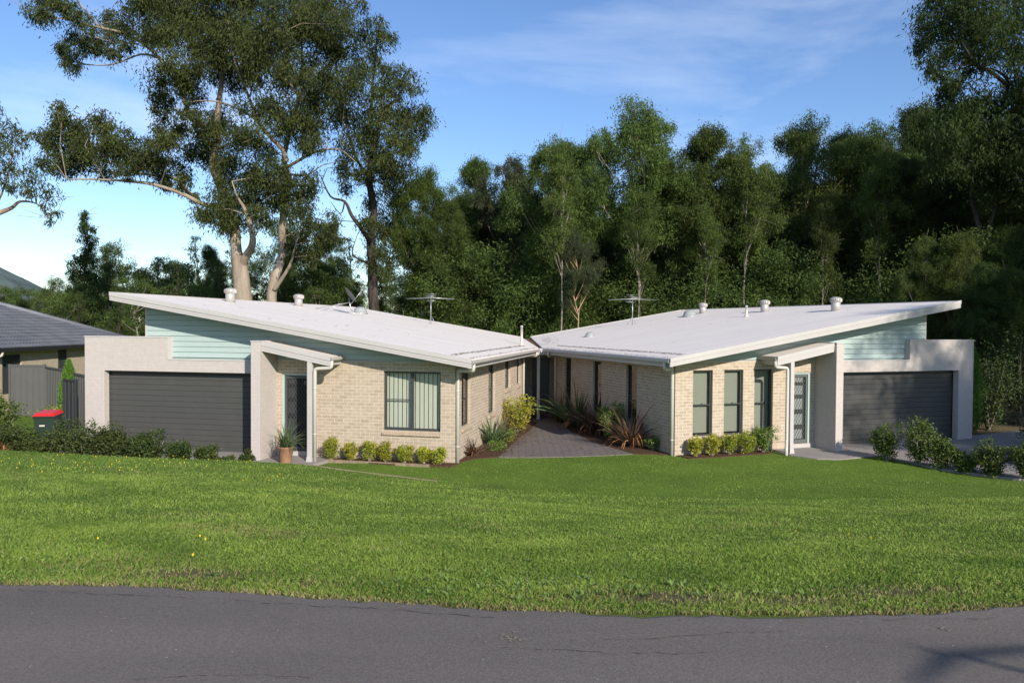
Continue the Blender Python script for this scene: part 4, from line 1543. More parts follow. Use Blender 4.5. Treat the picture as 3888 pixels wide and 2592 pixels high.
for k, ((x, y), (h, r, m_), lb) in enumerate(zip(rp, rh, rl)):
    shrub(lb, x, y, 0.10, h, r, M[m_], 3000, 0.05, 0.5, 40 + k, 'shrubs below the right house front')
dp = [(9.81, 19.66, .95, .50), (10.30, 19.1, 1.28, .50), (10.62, 18.6, .82, .42), (11.0, 18.2, .62, .36), (11.35, 17.75, .85, .40), (11.86, 17.3, .95, .48)]
dl = ['broad glossy green shrub first beside the driveway edge', 'tallest glossy shrub of the driveway row with a pointed top', 'loose two pronged shrub third along the driveway edge', 'smallest shrub of the driveway row', 'bushy green shrub second from last along the driveway', 'dark shrub at the right end of the driveway row']
for k, ((x, y, h, r), lb) in enumerate(zip(dp, dl)):
    shrub(lb, x, y, hz(x, y), h, r, M['lilly'], 4600, 0.06, 0.5, 60 + k, 'hedge shrubs along the driveway edge', spiky=0.22)
# taller dark bushes at the far right edge
for k, (x, y, h, r) in enumerate([(13.4, 18.6, 1.5, 0.75), (15.6, 22.0, 2.4, 1.1), (16.6, 26.2, 2.6, 1.3), (18.6, 27.5, 3.6, 1.7)]):
    shrub(['tall dark bush at the right edge behind the driveway row', 'large dark green bush beside the far side of the driveway', 'dark bush behind the slim conifer right of the right garage', 'tallest dark bush at the back of the driveway under the towering gum'][k], x, y, 0.03, h, r, M['hedge_dark'], 4200 if k < 2 else 11000, 0.09, 0.45, 80 + k)

# hedge row on the left
hp = [(-10.95, 16.3, .78, .62), (-10.2, 16.5, .72, .6), (-9.45, 16.6, .95, .68), (-8.75, 16.75, .85, .58), (-8.1, 16.9, .86, .56), (-7.5, 17.05, .58, .42), (-6.98, 17.2, .52, .36), (-6.55, 17.35, .32, .2), (-6.15, 17.45, .46, .19)]
hw = ['dark hedge bush at the left picture edge before the big camellia', 'low hedge bush right of the camellia before the red lidded bin', 'full dark hedge bush before the conifer', 'dark hedge bush before the left leg of the garage surround', 'rounded hedge bush before the left part of the garage door', 'hedge bush before the middle of the left garage door', 'hedge bush just right of the middle of the left garage door', 'tiny flowering hedge bush near the garage threshold', 'last upright little hedge bush nearest the blade wall']
for k, ((x, y, h, r), lb) in enumerate(zip(hp, hw)):
    shrub(lb, x, y, hz(x, y) - 0.05, h, r, M['hedge_dark'], 6500, 0.06, 0.5, 100 + k, 'dark hedge bushes before the left garage')
shrub('big glossy camellia bush at the left picture edge', -12.25, 18.0, 0.5, 1.35, 0.72, M['lilly'], 6500, 0.075, 0.5, 130)
shrub('round yellowish bush behind the bin against the fence', -13.35, 21.6, 0.4, 0.8, 0.42, M['lime_shrub'], 1600, 0.06, 0.5, 131)


def conifer(label, x, y, z, h, r, seed):
    rg = np.random.default_rng(seed)
    root = empty('conifer', (x, y, z), 0, label, 'conifer')
    n = 9000
    t = rg.uniform(0, 1, n) ** 0.85
    prof = r * np.minimum(1, (1 - t) * 2.2) ** 0.7 * np.minimum(1, 0.55 + t * 3)
    an = rg.uniform(0, 6.28, n)
    rad = prof * (0.55 + 0.5 * rg.random(n)) * (1 + 0.16 * np.sin(an * 5 + t * 22))
    P_ = np.stack([rad * np.cos(an), rad * np.sin(an), 0.06 + t * h], 1)
    outv = np.stack([np.cos(an) * 0.35, np.sin(an) * 0.35, np.ones(n) * 0.2], 1)
    V_ = leaf_quads(P_, 0.09, 0.02, rg, droop=-1.0, spread=0.35, out=outv)
    obj('foliage', soup('foliage', V_, 4, np.clip(rg.normal(0.5, 0.25, n), 0, 1)), M['conifer'], root)
    mb = MB()
    mb.tube([(0, 0, -0.05), (0, 0, h * 0.9)], [0.04, 0.01], 6)
    mb.build('stem', M['bark_grey'], root)


conifer('slim bright green conifer against the grey fence left of the garage', -13.1, 22.3, 0.35, 2.0, 0.25, 5)
conifer('slim dark conifer right of the right garage', 15.3, 25.2, 0.0, 3.1, 0.38, 6)


def flax(label, x, y, z, h, r, nb, mat, seed, dead=0, wid=0.05, name='flax_plant', cat='plant', parts=True, stiff=0.6):
    rg = np.random.default_rng(seed)
    root = empty(name, (x, y, z), 0, label, cat)

    def blades(n_, hh, droop, wd):
        V_, tt = [], []
        for k in range(n_):
            an = rg.uniform(0, 6.28)
            el = rg.uniform(0.25, 1.45) * stiff + (1 - stiff) * 0.9
            L_ = hh * rg.uniform(0.6, 1.12)
            d = np.array([math.cos(an) * math.cos(el), math.sin(an) * math.cos(el), math.sin(el)])
            p = np.array([rg.normal() * 0.05, rg.normal() * 0.05, 0.0])
            sd = np.array([-math.sin(an), math.cos(an), 0])
            sd = sd * math.cos(0.6) + np.array([0, 0, 1]) * math.sin(0.6) * rg.choice([-1, 1])
            seg = 5
            ws = [0.7, 1.0, 1.0, 0.8, 0.45, 0.02]
            ww = wd * rg.uniform(0.7, 1.2)
            pts = [p.copy()]
            for s_ in range(seg):
                p = p + d * L_ / seg
                d = d + np.array([0, 0, -droop * (s_ + 1) * 0.05 * rg.uniform(0.5, 1.5)])
                d /= np.linalg.norm(d)
                if p[2] < 0.01: p[2] = 0.01
                pts.append(p.copy())
            tv = rg.random()
            for s_ in range(seg):
                a_, b_ = pts[s_], pts[s_ + 1]
                V_ += [a_ + sd * ww * ws[s_] / 2, a_ - sd * ww * ws[s_] / 2, b_ - sd * ww * ws[s_ + 1] / 2, b_ + sd * ww * ws[s_ + 1] / 2]
                tt.append(tv)
        return np.array(V_), tt

    V_, tt = blades(nb, h, 1.0 if stiff > 0.5 else 2.6, wid)
    obj('blades', soup('blades', V_, 4, tt), mat, root)
    if dead:
        V_, tt = blades(dead, h * 0.75, 6.0, wid * 0.8)
        obj('dead_blades', soup('dead_blades', V_, 4, tt), M['flax_dead'], root)
    return root


fz = 0.10
flax('small bronze flax at the brick corner left of the courtyard mouth', -1.0, 19.95, fz, 0.75, 0.3, 44, M['flax_bronze'], 1, 4, 0.035)
flax('green strap leaved lily against the left courtyard wall', -0.55, 21.7, fz, 1.05, 0.3, 60, M['flax_green'], 2, 0, 0.055)
shrub('low white flowering ground plant beside the left courtyard wall', -0.42, 20.75, fz, 0.25, 0.28, M['green_shrub'], 1300, 0.045, 0.6, 201)
shrub('low lime plant beside the pavers below the tall golden shrub', -0.08, 22.5, fz, 0.32, 0.30, M['lime_shrub'], 1200, 0.05, 0.5, 202)
shrub('tall golden variegated shrub in the left courtyard bed', 0.15, 24.4, fz, 1.25, 0.62, M['duranta'], 4200, 0.07, 0.5, 203)
flax('thin bronze flax behind the tall golden shrub', -0.25, 23.7, fz, 1.15, 0.3, 36, M['flax_bronze'], 3, 8, 0.03)
flax('dark flax beside the entry post at the back of the courtyard', 1.75, 27.0, fz, 1.35, 0.3, 80, M['flax_bronze'], 4, 8, 0.045)
flax('big dark green flax under the rearmost courtyard window', 2.25, 25.6, fz, 1.85, 0.4, 120, M['flax_green'], 5, 22, 0.06)
flax('arching bronze flax under the middle courtyard window', 2.75, 24.1, fz, 1.5, 0.4, 100, M['flax_bronze'], 6, 26, 0.05)
shrub('bushy green shrub between the flaxes in the right courtyard bed', 3.02, 22.75, fz, 1.25, 0.48, M['green_shrub'], 3600, 0.065, 0.45, 204)
flax('large bronze flax at the mouth of the right courtyard bed', 3.42, 21.6, fz, 1.45, 0.4, 110, M['flax_bronze'], 7, 34, 0.05)
shrub('small shrub at the foot of the right courtyard wall', 3.95, 21.0, fz, 0.4, 0.25, M['green_shrub'], 900, 0.05, 0.5, 205)
flax('pale dry tuft in the hedge at the left picture edge', -10.8, 16.0, hz(-10.8, 16.0), 0.38, 0.2, 14, M['flax_dead'], 8, 0, 0.04, name='dry_plant')
# white flowers on the ground plant
rg = np.random.default_rng(9)

# potted grass on the porch
pot = empty('potted_plant', (-5.62, 18.75, 0.105), 0, 'terracotta pot of arching grass on the left porch path', 'potted plant')
mb = MB()
mb.lathe([(0.13, 0.0), (0.14, 0.02), (0.185, 0.36), (0.20, 0.37), (0.20, 0.41), (0.175, 0.41), (0.17, 0.35), (0.0, 0.35)], 24)
mb.build('pot', M['terracotta'], pot)
rg = np.random.default_rng(77)
V_, tt = [], []
for k in range(170):
    an, el, L0 = rg.uniform(0, 6.28), rg.uniform(0.5, 1.5), rg.uniform(0.35, 0.85)
    d = np.array([math.cos(an) * math.cos(el), math.sin(an) * math.cos(el), math.sin(el)])
    p = np.array([rg.normal() * 0.05, rg.normal() * 0.05, 0.36])
    sd = np.array([-math.sin(an), math.cos(an), 0.3])
    tv = rg.random()
    for s_ in range(6):
        p2 = p + d * L0 / 6
        d = d + np.array([0, 0, -0.22 * rg.uniform(0.6, 1.4)])
        d /= np.linalg.norm(d)
        w0, w1 = 0.014 * (1 - s_ / 6), 0.014 * (1 - (s_ + 1) / 6) + 0.001
        V_ += [p + sd * w0, p - sd * w0, p2 - sd * w1, p2 + sd * w1]
        tt.append(tv)
        p = p2
obj('grass_leaves', soup('grass_leaves', np.array(V_), 4, tt), M['flax_green'], pot)

# ------------------------------------------------------------------ bin
bn = empty('wheelie_bin', (-12.3, 20.0, 0.16), math.radians(12), 'dark green wheelie bin with a red lid left of the garage', 'bin')
bn.scale = (0.86, 0.86, 0.97)
mb = MB()
mb.idx([(-0.22, -0.26, 0.06), (0.22, -0.26, 0.06), (0.22, 0.26, 0.06), (-0.22, 0.26, 0.06), (-0.29, -0.36, 0.96), (0.29, -0.36, 0.96), (0.29, 0.34, 0.96), (-0.29, 0.34, 0.96)],
       [(0, 1, 5, 4), (1, 2, 6, 5), (2, 3, 7, 6), (3, 0, 4, 7), (4, 5, 6, 7), (3, 2, 1, 0)])
mb.box(-0.31, 0.31, -0.38, 0.36, 0.93, 0.975)
mb.build('body', M['bin'], bn, bevel=0.012)
mb = MB()
mb.idx([(-0.32, -0.41, 0.98), (0.32, -0.41, 0.98), (0.32, 0.37, 1.0), (-0.32, 0.37, 1.0), (-0.24, -0.3, 1.05), (0.24, -0.3, 1.05), (0.26, 0.34, 1.09), (-0.26, 0.34, 1.09)],
       [(0, 1, 5, 4), (1, 2, 6, 5), (2, 3, 7, 6), (3, 0, 4, 7), (4, 5, 6, 7), (3, 2, 1, 0)])
mb.tube([(-0.26, 0.42, 1.0), (0.26, 0.42, 1.0)], 0.018, 8)
mb.build('lid', M['bin_lid'], bn, bevel=0.01)
for s_ in (-1, 1):
    mb = MB()
    mb.tube([(s_ * 0.25, 0.26, 0.1), (s_ * 0.30, 0.26, 0.1)], 0.10, 16)
    mb.build('wheel', M['black'], bn)
mb = MB()
mb.box(-0.13, 0.02, -0.337, -0.331, 0.70, 0.74)
mb.build('sticker', M['pvc'], bn)

# ------------------------------------------------------------------ fence left of the garage
fr = empty('metal_fence', (-12.0, 21.4, 0), 0, 'grey ribbed steel fence between the garage and the neighbour house', 'fence')


def fpanel(name, a, b, z0, z1, mat, parent, rib=0.19):
    a, b = Vector((*a, 0)), Vector((*b, 0))
    d = b - a
    L0 = d.length
    d.normalize()
    n_ = Vector((d.y, -d.x, 0))
    if n_.y > 0: n_ = -n_
    mb = MB()
    base = Vector((-12.0, 21.4, 0)) if parent is fr else Vector((0, 0, 0))
    t, k = 0.0, 0
    prof = []
    while t < L0:
        for dt, oo in ((0, 0), (0.13, 0), (0.145, 0.02), (0.175, 0.02)):
            if t + dt <= L0: prof.append((t + dt, oo))
        t += rib
    prof.append((L0, 0))
    for (t0, o0), (t1, o1) in zip(prof[:-1], prof[1:]):
        P0, P1 = a + d * t0 + n_ * o0 - base, a + d * t1 + n_ * o1 - base
        mb.face([P0 + Vector((0, 0, z0)), P1 + Vector((0, 0, z0)), P1 + Vector((0, 0, z1)), P0 + Vector((0, 0, z1))])
    for zz_ in (z1 - 0.02, z0):
        mb.prism([a + n_ * 0.03 - base + Vector((0, 0, zz_)), b + n_ * 0.03 - base + Vector((0, 0, zz_)), b - n_ * 0.02 - base + Vector((0, 0, zz_)), a - n_ * 0.02 - base + Vector((0, 0, zz_))], (0, 0, 0.05))
    for q in (a, b):
        mb.prism([q - base + Vector((x_, y_, z0 - 0.1)) for x_, y_ in ((-.03, -.03), (.03, -.03), (.03, .03), (-.03, .03))], (0, 0, z1 - z0 + 0.15))
    return mb.build(name, mat, parent)


fpanel('fence_panel', (-12.05, 21.35), (-13.6, 23.0), 0.25, 2.05, M['fence'], fr)
fpanel('fence_panel', (-13.65, 23.03), (-15.2, 24.6), 0.28, 2.10, M['fence'], fr)
fpanel('gate_panel', (-15.25, 24.62), (-16.3, 24.5), 0.35, 2.15, M['fence'], fr)
g_ = empty('side_gate', (0, 0, 0), 0, 'gate panel coloured dark for shade beside the left garage wall', 'gate')
fpanel('gate_leaf', (-12.05, 20.85), (-12.55, 21.15), 0.1, 1.95, M['fence_shaded'], g_)

# ------------------------------------------------------------------ neighbour house
nb = empty('neighbour_house', (-18.3, 30, 0), 0, 'neighbouring cream brick house with grey tiled hip roof at the left edge', 'house')
EX, Y0, Y1, EZ2, NS = 0.0, -9.0, 7.0, 2.62, 0.415
hw_ = 5.6
mb = MB()
wall_holes(mb, lambda a, d, z: (-0.34 - d, a, z), Y0 + 0.5, Y1 - 0.5, -0.3, 2.5, [(-2.4, -1.3, 0.9, 2.35), (1.0, 1.7, 0.2, 2.5)], 0, 0.11)
mb.box(-2 * hw_ + 0.5, -0.345, Y1 - 0.61, Y1 - 0.5, -0.3, 2.5)
mb.box(-2 * hw_ + 0.5, -0.455, Y0 + 0.5, Y0 + 0.61, -0.3, 2.5)
mb.build('brick_wall', M['neigh_brick'], nb)
mb = MB()
mb.box(-0.44, -0.41, -2.4, -1.3, 0.9, 2.35)
mb.build('window', M['frame'], nb)
mb = MB()
mb.box(-0.44, -0.41, 1.0, 1.7, 0.2, 2.5)
mb.build('window', M['frame'], nb)
# tiled slopes with real courses
mb = MB()


def course(p0, p1, q0, q1, nrow):
    """p0-p1 lower edge, q0-q1 upper edge; each course overlaps the one below"""
    p0, p1, q0, q1 = map(Vector, (p0, p1, q0, q1))
    for k in range(nrow):
        t0, t1 = k / nrow, (k + 1.12) / nrow
        a_, b_ = p0.lerp(q0, t0), p1.lerp(q1, t0)
        c_, d_ = p1.lerp(q1, min(t1, 1)), p0.lerp(q0, min(t1, 1))
        n_ = (b_ - a_).cross(c_ - a_)
        if n_.length < 1e-6: continue
        n_.normalize()
        if n_.z < 0: n_ = -n_
        m_ = max(2, int((b_ - a_).length / 0.1))
        # wavy lower lip
        for j_ in range(m_):
            s0, s1 = j_ / m_, (j_ + 1) / m_
            h0 = 0.035 + 0.016 * math.cos(j_ * PI)
            h1 = 0.035 + 0.016 * math.cos((j_ + 1) * PI)
            A_, B_ = a_.lerp(b_, s0) + n_ * h0, a_.lerp(b_, s1) + n_ * h1
            D_, C_ = d_.lerp(c_, s0) + n_ * (h0 - 0.03), d_.lerp(c_, s1) + n_ * (h1 - 0.03)
            mb.face([A_, B_, C_, D_], True)
            mb.face([a_.lerp(b_, s0), a_.lerp(b_, s1), B_, A_])


rz = EZ2 + NS * hw_
course((0, Y0, EZ2), (0, Y1, EZ2), (-hw_, Y0 + hw_, rz), (-hw_, Y1 - hw_, rz), 19)
course((0, Y1, EZ2), (-2 * hw_, Y1, EZ2), (-hw_, Y1 - hw_, rz), (-hw_, Y1 - hw_ - 0.01, rz), 19)
course((-2 * hw_, Y1, EZ2), (-2 * hw_, Y0, EZ2), (-hw_, Y1 - hw_, rz), (-hw_, Y0 + hw_, rz), 19)
course((-2 * hw_, Y0, EZ2), (0, Y0, EZ2), (-hw_, Y0 + hw_, rz), (-hw_, Y0 + hw_ + 0.01, rz), 19)
nroof = mb.build('roof', M['tiles'], nb)
mb = MB()
for a_, b_ in (((0, Y1, EZ2 + 0.05), (-hw_, Y1 - hw_, rz + 0.06)), ((0, Y0, EZ2 + 0.05), (-hw_, Y0 + hw_, rz + 0.06)), ((-hw_, Y0 + hw_, rz + 0.06), (-hw_, Y1 - hw_, rz + 0.06))):
    mb.tube([a_, b_], 0.10, 8)
mb.build('ridge_tiles', M['tiles'], nroof)
mb = MB()
mb.box(-0.03, 0.09, Y0, Y1, EZ2 - 0.13, EZ2 - 0.01)
mb.box(-2 * hw_, 0.0, Y1 + 0.002, Y1 + 0.09, EZ2 - 0.13, EZ2 - 0.01)
mb.build('gutter', M['black'], nroof)
mb = MB()
mb.box(-0.64, -0.03, Y0, Y1, EZ2 - 0.16, EZ2 - 0.14)
mb.build('eave_lining', M['trim'], nroof)
mb = MB()
mb.tube([(0.03, -2.95, 2.5), (0.03, -2.95, 2.38), (-0.25, -2.95, 2.25), (-0.29, -2.95, 2.1), (-0.29, -2.95, 0.1)], 0.05, 10)
mb.build('downpipe', M['pvc'], nb)


# ------------------------------------------------------------------ trees
def leaf_cloud(C, R_, dens, rg, L, Wd, flat=0.8, nsub=14, sub=0.24, droop=1.1):
    n = [max(20, int(dens * r * r)) for r in R_]
    P_, tf = clump_points(C, R_, n, rg, flat, nsub, sub)
    V_ = leaf_quads(P_, L, Wd, rg, droop=droop, spread=0.75)
    return soup('crown', V_, 4, np.clip(0.45 + tf + rg.normal(size=len(P_)) * 0.2, 0, 1.15))


def twigs_to(mb, C, limbs, rg, r0=0.035, every=1):
    """thin branches from every clump to the nearest limb point"""
    pts = np.array([p for l in limbs for p in l])
    for k, c in enumerate(C):
        if k % every: continue
        c = np.asarray(c)
        w_ = pts - c
        dd = np.linalg.norm(w_, axis=1) + 2.0 * np.maximum(0, pts[:, 2] - c[2])
        p = pts[int(np.argmin(dd))]
        mid = (p + c) / 2 + rg.normal(size=3) * 0.12 * np.linalg.norm(p - c) * np.array([1, 1, 0.5]) + np.array([0, 0, 0.06]) * np.linalg.norm(p - c)
        mb.tube([tuple(p), tuple(mid), tuple(c)], [r0 * 1.4, r0, r0 * 0.35], 5, False)
        for _ in range(3):
            e = c + rg.normal(size=3) * 0.5
            mb.tube([tuple((mid + c) / 2), tuple(e)], [r0 * 0.5, 0.006], 4, False)


def dense(l, k=4):
    o_ = []
    for a_, b_ in zip(l[:-1], l[1:]):
        for t in range(k): o_.append(a_.lerp(b_, t / k))
    o_.append(l[-1])
    return o_


def smooth_limb(pts, rad, k=4, jit=0.0, rg=None):
    P_ = [Vector(p) for p in pts]
    Q, R_ = [], []
    n = len(P_)
    for i_ in range(n - 1):
        p0, p1, p2, p3 = P_[max(i_ - 1, 0)], P_[i_], P_[i_ + 1], P_[min(i_ + 2, n - 1)]
        for s_ in range(k):
            t = s_ / k
            Q.append(0.5 * ((2 * p1) + (p2 - p0) * t + (2 * p0 - 5 * p1 + 4 * p2 - p3) * t * t + (3 * p1 - p0 - 3 * p2 + p3) * t ** 3))
            R_.append(rad[i_] * (1 - t) + rad[i_ + 1] * t)
    Q.append(P_[-1])
    R_.append(rad[-1])
    return Q, R_


def traced_tree(name, label, cat, depth, base_px, limbs, clumps, mat_b, mat_l, seed, dens=560, L=0.26, Wd=0.05, spread=3.5, zoff=0, group=None, nsub=12, sub=0.24):
    """limbs / clumps given as directions seen from the road, placed in depth around the trunk"""
    rg = np.random.default_rng(seed)
    b0 = at(*base_px, depth)
    gz_ = hz(b0.x, b0.y)
    root = empty(name, (b0.x, b0.y, gz_), 0, label, cat, group)
    org = Vector((b0.x, b0.y, gz_))
    mb = MB()
    LP = []
    for pts, rad, dd in limbs:
        m = len(pts)
        P_ = [at(x_, y_, depth + dd * (k_ / (m - 1))) - org for k_, (x_, y_) in enumerate(pts)]
        Q, R_ = smooth_limb(P_, [rad * (1 - 0.82 * k_ / (m - 1)) for k_ in range(m)] if not isinstance(rad, (list, tuple)) else rad)
        mb.tube(Q, R_, 10)
        LP.append([np.array(q) for q in Q[2:]])
    C, R_ = [], []
    for x_, y_, r_ in clumps:
        rr_ = r_ / CAM_F * depth
        # depth offset shrinks towards the outline of the crown
        c = at(x_, y_, depth + rg.uniform(-1, 1) * spread) - org
        C.append(np.array(c))
        R_.append(rr_ * rg.uniform(1.06, 1.26))
    twigs_to(mb, C, LP, rg, 0.02)
    mb.build('trunk', mat_b, root)
    obj('crown', leaf_cloud(C, R_, dens, rg, L, Wd, 0.85, nsub, sub), mat_l, root)
    return root


K1 = 0.7654
k1 = lambda L_: [(x * K1, y * K1, *((r * K1,) if r is not None else ())) for x, y, r in [(q + (None,))[:3] for q in L_]]
big = [(170, 60, 45), (230, 90, 50), (290, 40, 50), (340, 30, 40), (400, 80, 40), (340, 250, 50), (350, 320, 42), (310, 240, 30), (400, 180, 52), (450, 240, 45), (500, 180, 52), (560, 110, 56), (610, 130, 50), (560, 240, 46), (640, 230, 30), (230, 0, 50),
       (700, 60, 80), (740, 150, 75), (830, 80, 100), (900, 200, 100), (950, 60, 110), (1050, 180, 115), (1150, 80, 125), (1200, 220, 125), (1300, 120, 115), (1350, 280, 110), (1450, 200, 100), (1480, 80, 90), (1570, 60, 75), (1600, 250, 100), (1700, 220, 75), (1640, 120, 65),
       (720, -40, 80), (860, -60, 90), (1000, -80, 110), (1140, -90, 120), (1280, -80, 110), (1420, -60, 90), (1560, -50, 80), (1000, -180, 110), (1150, -200, 120), (1300, -180, 100),
       (850, 420, 85), (800, 520, 55), (900, 330, 90), (850, 640, 60), (960, 450, 60), (1050, 330, 95), (1150, 340, 100), (1000, 640, 80), (1100, 600, 75), (1300, 560, 85), (1420, 540, 80), (1250, 400, 55), (1450, 370, 85), (1560, 420, 100), (1680, 380, 95), (1600, 560, 100), (1720, 520, 80), (1500, 650, 80), (1400, 660, 60),
       (1060, 760, 80), (960, 750, 50), (1180, 720, 75), (1330, 760, 55), (1240, 660, 70), (1560, 720, 60), (950, 560, 50),
       (1180, 860, 90), (1300, 860, 90), (1380, 900, 75), (1250, 950, 80), (1450, 960, 80), (1520, 900, 55), (1080, 1040, 85), (1010, 1060, 45), (1200, 1060, 80), (1150, 1130, 60), (1280, 1080, 55), (1380, 1010, 45), (1500, 1060, 60), (1550, 1140, 55), (1470, 1170, 50), (1480, 1250, 50), (1590, 1200, 45), (1540, 1270, 45),
       (310, 560, 48), (290, 640, 52), (350, 620, 60), (400, 680, 60), (480, 600, 52), (530, 640, 60), (600, 690, 70), (480, 720, 80), (350, 740, 80), (250, 720, 55), (260, 810, 60), (350, 830, 62), (450, 790, 62), (560, 770, 70), (680, 760, 70), (760, 680, 62), (830, 700, 52), (740, 800, 62), (830, 820, 52), (900, 850, 45), (540, 860, 36), (620, 850, 40), (810, 900, 42), (900, 910, 42), (955, 970, 32), (210, 670, 30)]
bl_ = [(k1([(1213, 1560), (1200, 1420), (1190, 1330), (1185, 1270)]), [0.52, 0.47, 0.45, 0.42], 0),
       (k1([(1192, 1330), (1172, 1240), (1166, 1150), (1150, 1065), (1122, 985), (1086, 900), (1058, 820), (1075, 700), (1080, 560), (1100, 400), (1120, 200), (1150, 0)]), [0.36, 0.30, 0.28, 0.26, 0.25, 0.25, 0.22, 0.18, 0.16, 0.13, 0.10, 0.05], 1.0),
       (k1([(1195, 1320), (1215, 1280), (1250, 1220), (1250, 1150), (1215, 1040), (1180, 980), (1150, 900)]), [0.30, 0.24, 0.19, 0.15, 0.10, 0.06, 0.02], -1.5),
       (k1([(1135, 1015), (1060, 1020), (1000, 1010), (900, 960), (760, 915), (640, 900), (480, 890), (330, 890)]), 0.16, -2.5),
       (k1([(1000, 1008), (940, 960), (880, 890), (760, 870), (640, 850), (520, 800), (440, 800), (300, 790)]), 0.10, 2),
       (k1([(1072, 680), (1000, 620), (940, 580), (920, 500), (870, 400), (790, 290), (700, 210), (600, 160), (490, 130), (430, 60), (360, -20)]), 0.17, 2.0),
       (k1([(790, 290), (700, 270), (560, 320), (430, 320), (350, 290)]), 0.07, 1),
       (k1([(600, 160), (450, 130), (380, 110), (250, 80), (170, 60)]), 0.07, 2),
       (k1([(690, 220), (600, 210), (520, 200), (400, 150)]), 0.05, 0),
       (k1([(930, 580), (860, 540), (800, 500)]), 0.05, 0),
       (k1([(1345, 1545), (1350, 1440), (1365, 1370), (1400, 1270), (1398, 1150), (1410, 1050), (1430, 900), (1410, 780), (1440, 650), (1480, 500), (1500, 300), (1480, 60)]), [0.30, 0.27, 0.25, 0.22, 0.2, 0.19, 0.17, 0.15, 0.12, 0.1, 0.08, 0.04], 1.5),
       (k1([(1358, 1440), (1400, 1380), (1440, 1310), (1460, 1240), (1490, 1130)]), 0.13, -1),
       (k1([(1420, 800), (1400, 740), (1340, 680), (1280, 600), (1230, 470), (1190, 380), (1150, 250), (1130, 100)]), 0.14, -2),
       (k1([(1280, 600), (1200, 550), (1100, 510), (1020, 500), (920, 510), (870, 540)]), 0.07, -2),
       (k1([(1240, 480), (1250, 420), (1230, 350)]), 0.05, -1),
       (k1([(1425, 830), (1550, 760), (1640, 740), (1700, 750), (1760, 800)]), 0.09, -1.5),
       (k1([(1425, 860), (1520, 870), (1600, 820), (1690, 800)]), 0.06, 1.5),
       (k1([(1480, 480), (1440, 420), (1360, 330), (1320, 200)]), 0.07, -2)]
bigc = k1(big)
rgx = random.Random(2)
traced_tree('gum_tree', 'huge spreading gum tree with pale trunks behind the left house roof', 'tree', 42, (1213 * K1, 1500 * K1), bl_, bigc, M['bark_pale'], M['big_gum_leaf'], 5, dens=1900, L=0.23, Wd=0.055, spread=3.0, sub=0.3)

dk = [(1560, 40, 55), (1680, 90, 52), (1740, 40, 48), (1800, 25, 34), (1640, 20, 50), (1780, 170, 52), (1870, 150, 52), (1920, 190, 42), (1850, 240, 48), (1900, 330, 52), (1990, 370, 56), (2040, 410, 46), (1975, 450, 52), (1880, 420, 74), (1780, 380, 74), (1860, 540, 62), (1960, 560, 72), (2050, 560, 66), (2110, 600, 55), (2080, 650, 52), (1980, 660, 76), (1880, 650, 85), (1790, 640, 76), (1760, 740, 76), (1860, 760, 85), (1960, 760, 76), (2030, 720, 46),
      (1700, 830, 62), (1800, 860, 55), (1900, 860, 85), (1980, 880, 76), (1950, 980, 76), (1870, 1000, 55), (1830, 1100, 52), (1930, 1080, 85), (1880, 1180, 66), (1990, 1150, 76), (1640, 1090, 42), (1640, 1180, 42), (1900, 1290, 60), (1980, 1250, 60), (1720, 930, 40)]
dl_ = [(k1([(1858, 1580), (1850, 1450), (1845, 1300), (1838, 1180), (1855, 1050), (1830, 870), (1860, 740), (1900, 560), (1960, 500), (2000, 440)]), [0.34, 0.30, 0.27, 0.24, 0.22, 0.19, 0.15, 0.11, 0.08, 0.05], 1),
       (k1([(1838, 1200), (1790, 1130), (1745, 1070), (1710, 1000), (1640, 975), (1590, 870)]), 0.15, -1),
       (k1([(1710, 1000), (1690, 1060), (1640, 1000)]), 0.05, 0),
       (k1([(1838, 1310), (1770, 1280), (1748, 1245), (1775, 1160)]), 0.07, -1),
       (k1([(1858, 760), (1840, 560), (1860, 300), (1870, 170)]), 0.11, -1),
       (k1([(1640, 160), (1640, 60), (1680, -30)]), 0.05, 0),
       (k1([(1600, 190), (1560, 100), (1520, 60)]), 0.05, 0),
       (k1([(1850, 900), (1750, 740), (1660, 300), (1640, 150)]), 0.10, 1)]
traced_tree('gum_tree', 'dark barked gum tree right of the huge pale gum behind the satellite dish', 'tree', 44, (1850 * K1, 1540 * K1), dl_, k1(dk), M['bark_dark'], M['big_gum_leaf'], 6, dens=1250, L=0.25, Wd=0.055, spread=2.6, sub=0.3)

lf = [(10, 620, 50), (60, 680, 52), (130, 690, 42), (30, 750, 60), (60, 850, 60), (150, 850, 50), (100, 930, 50), (180, 920, 55), (255, 960, 45), (-40, 700, 70), (-60, 820, 70), (20, 920, 45), (230, 1030, 30), (280, 1070, 34), (240, 1100, 20), (-100, 600, 80), (-160, 760, 90), (-60, 540, 60)]
traced_tree('gum_tree', 'gum tree whose outer branches reach in at the left picture edge', 'tree', 34, (-420, 1240), [(k1([(-560, 1640), (-520, 1300), (-420, 1120), (-200, 1040), (-60, 1065), (50, 1035), (100, 1000), (180, 1010), (230, 1060)]), [0.4, 0.34, 0.3, 0.24, 0.15, 0.09, 0.06, 0.03, 0.015], 1), (k1([(-60, 1065), (-10, 1000), (30, 900), (60, 780), (60, 690)]), 0.06, 1), (k1([(-400, 1100), (-300, 900), (-150, 760), (-60, 640)]), 0.16, 0)],
            k1(lf), M['bark_pale'], M['big_gum_leaf'], 7, dens=850, L=0.22, Wd=0.045, spread=1.4)

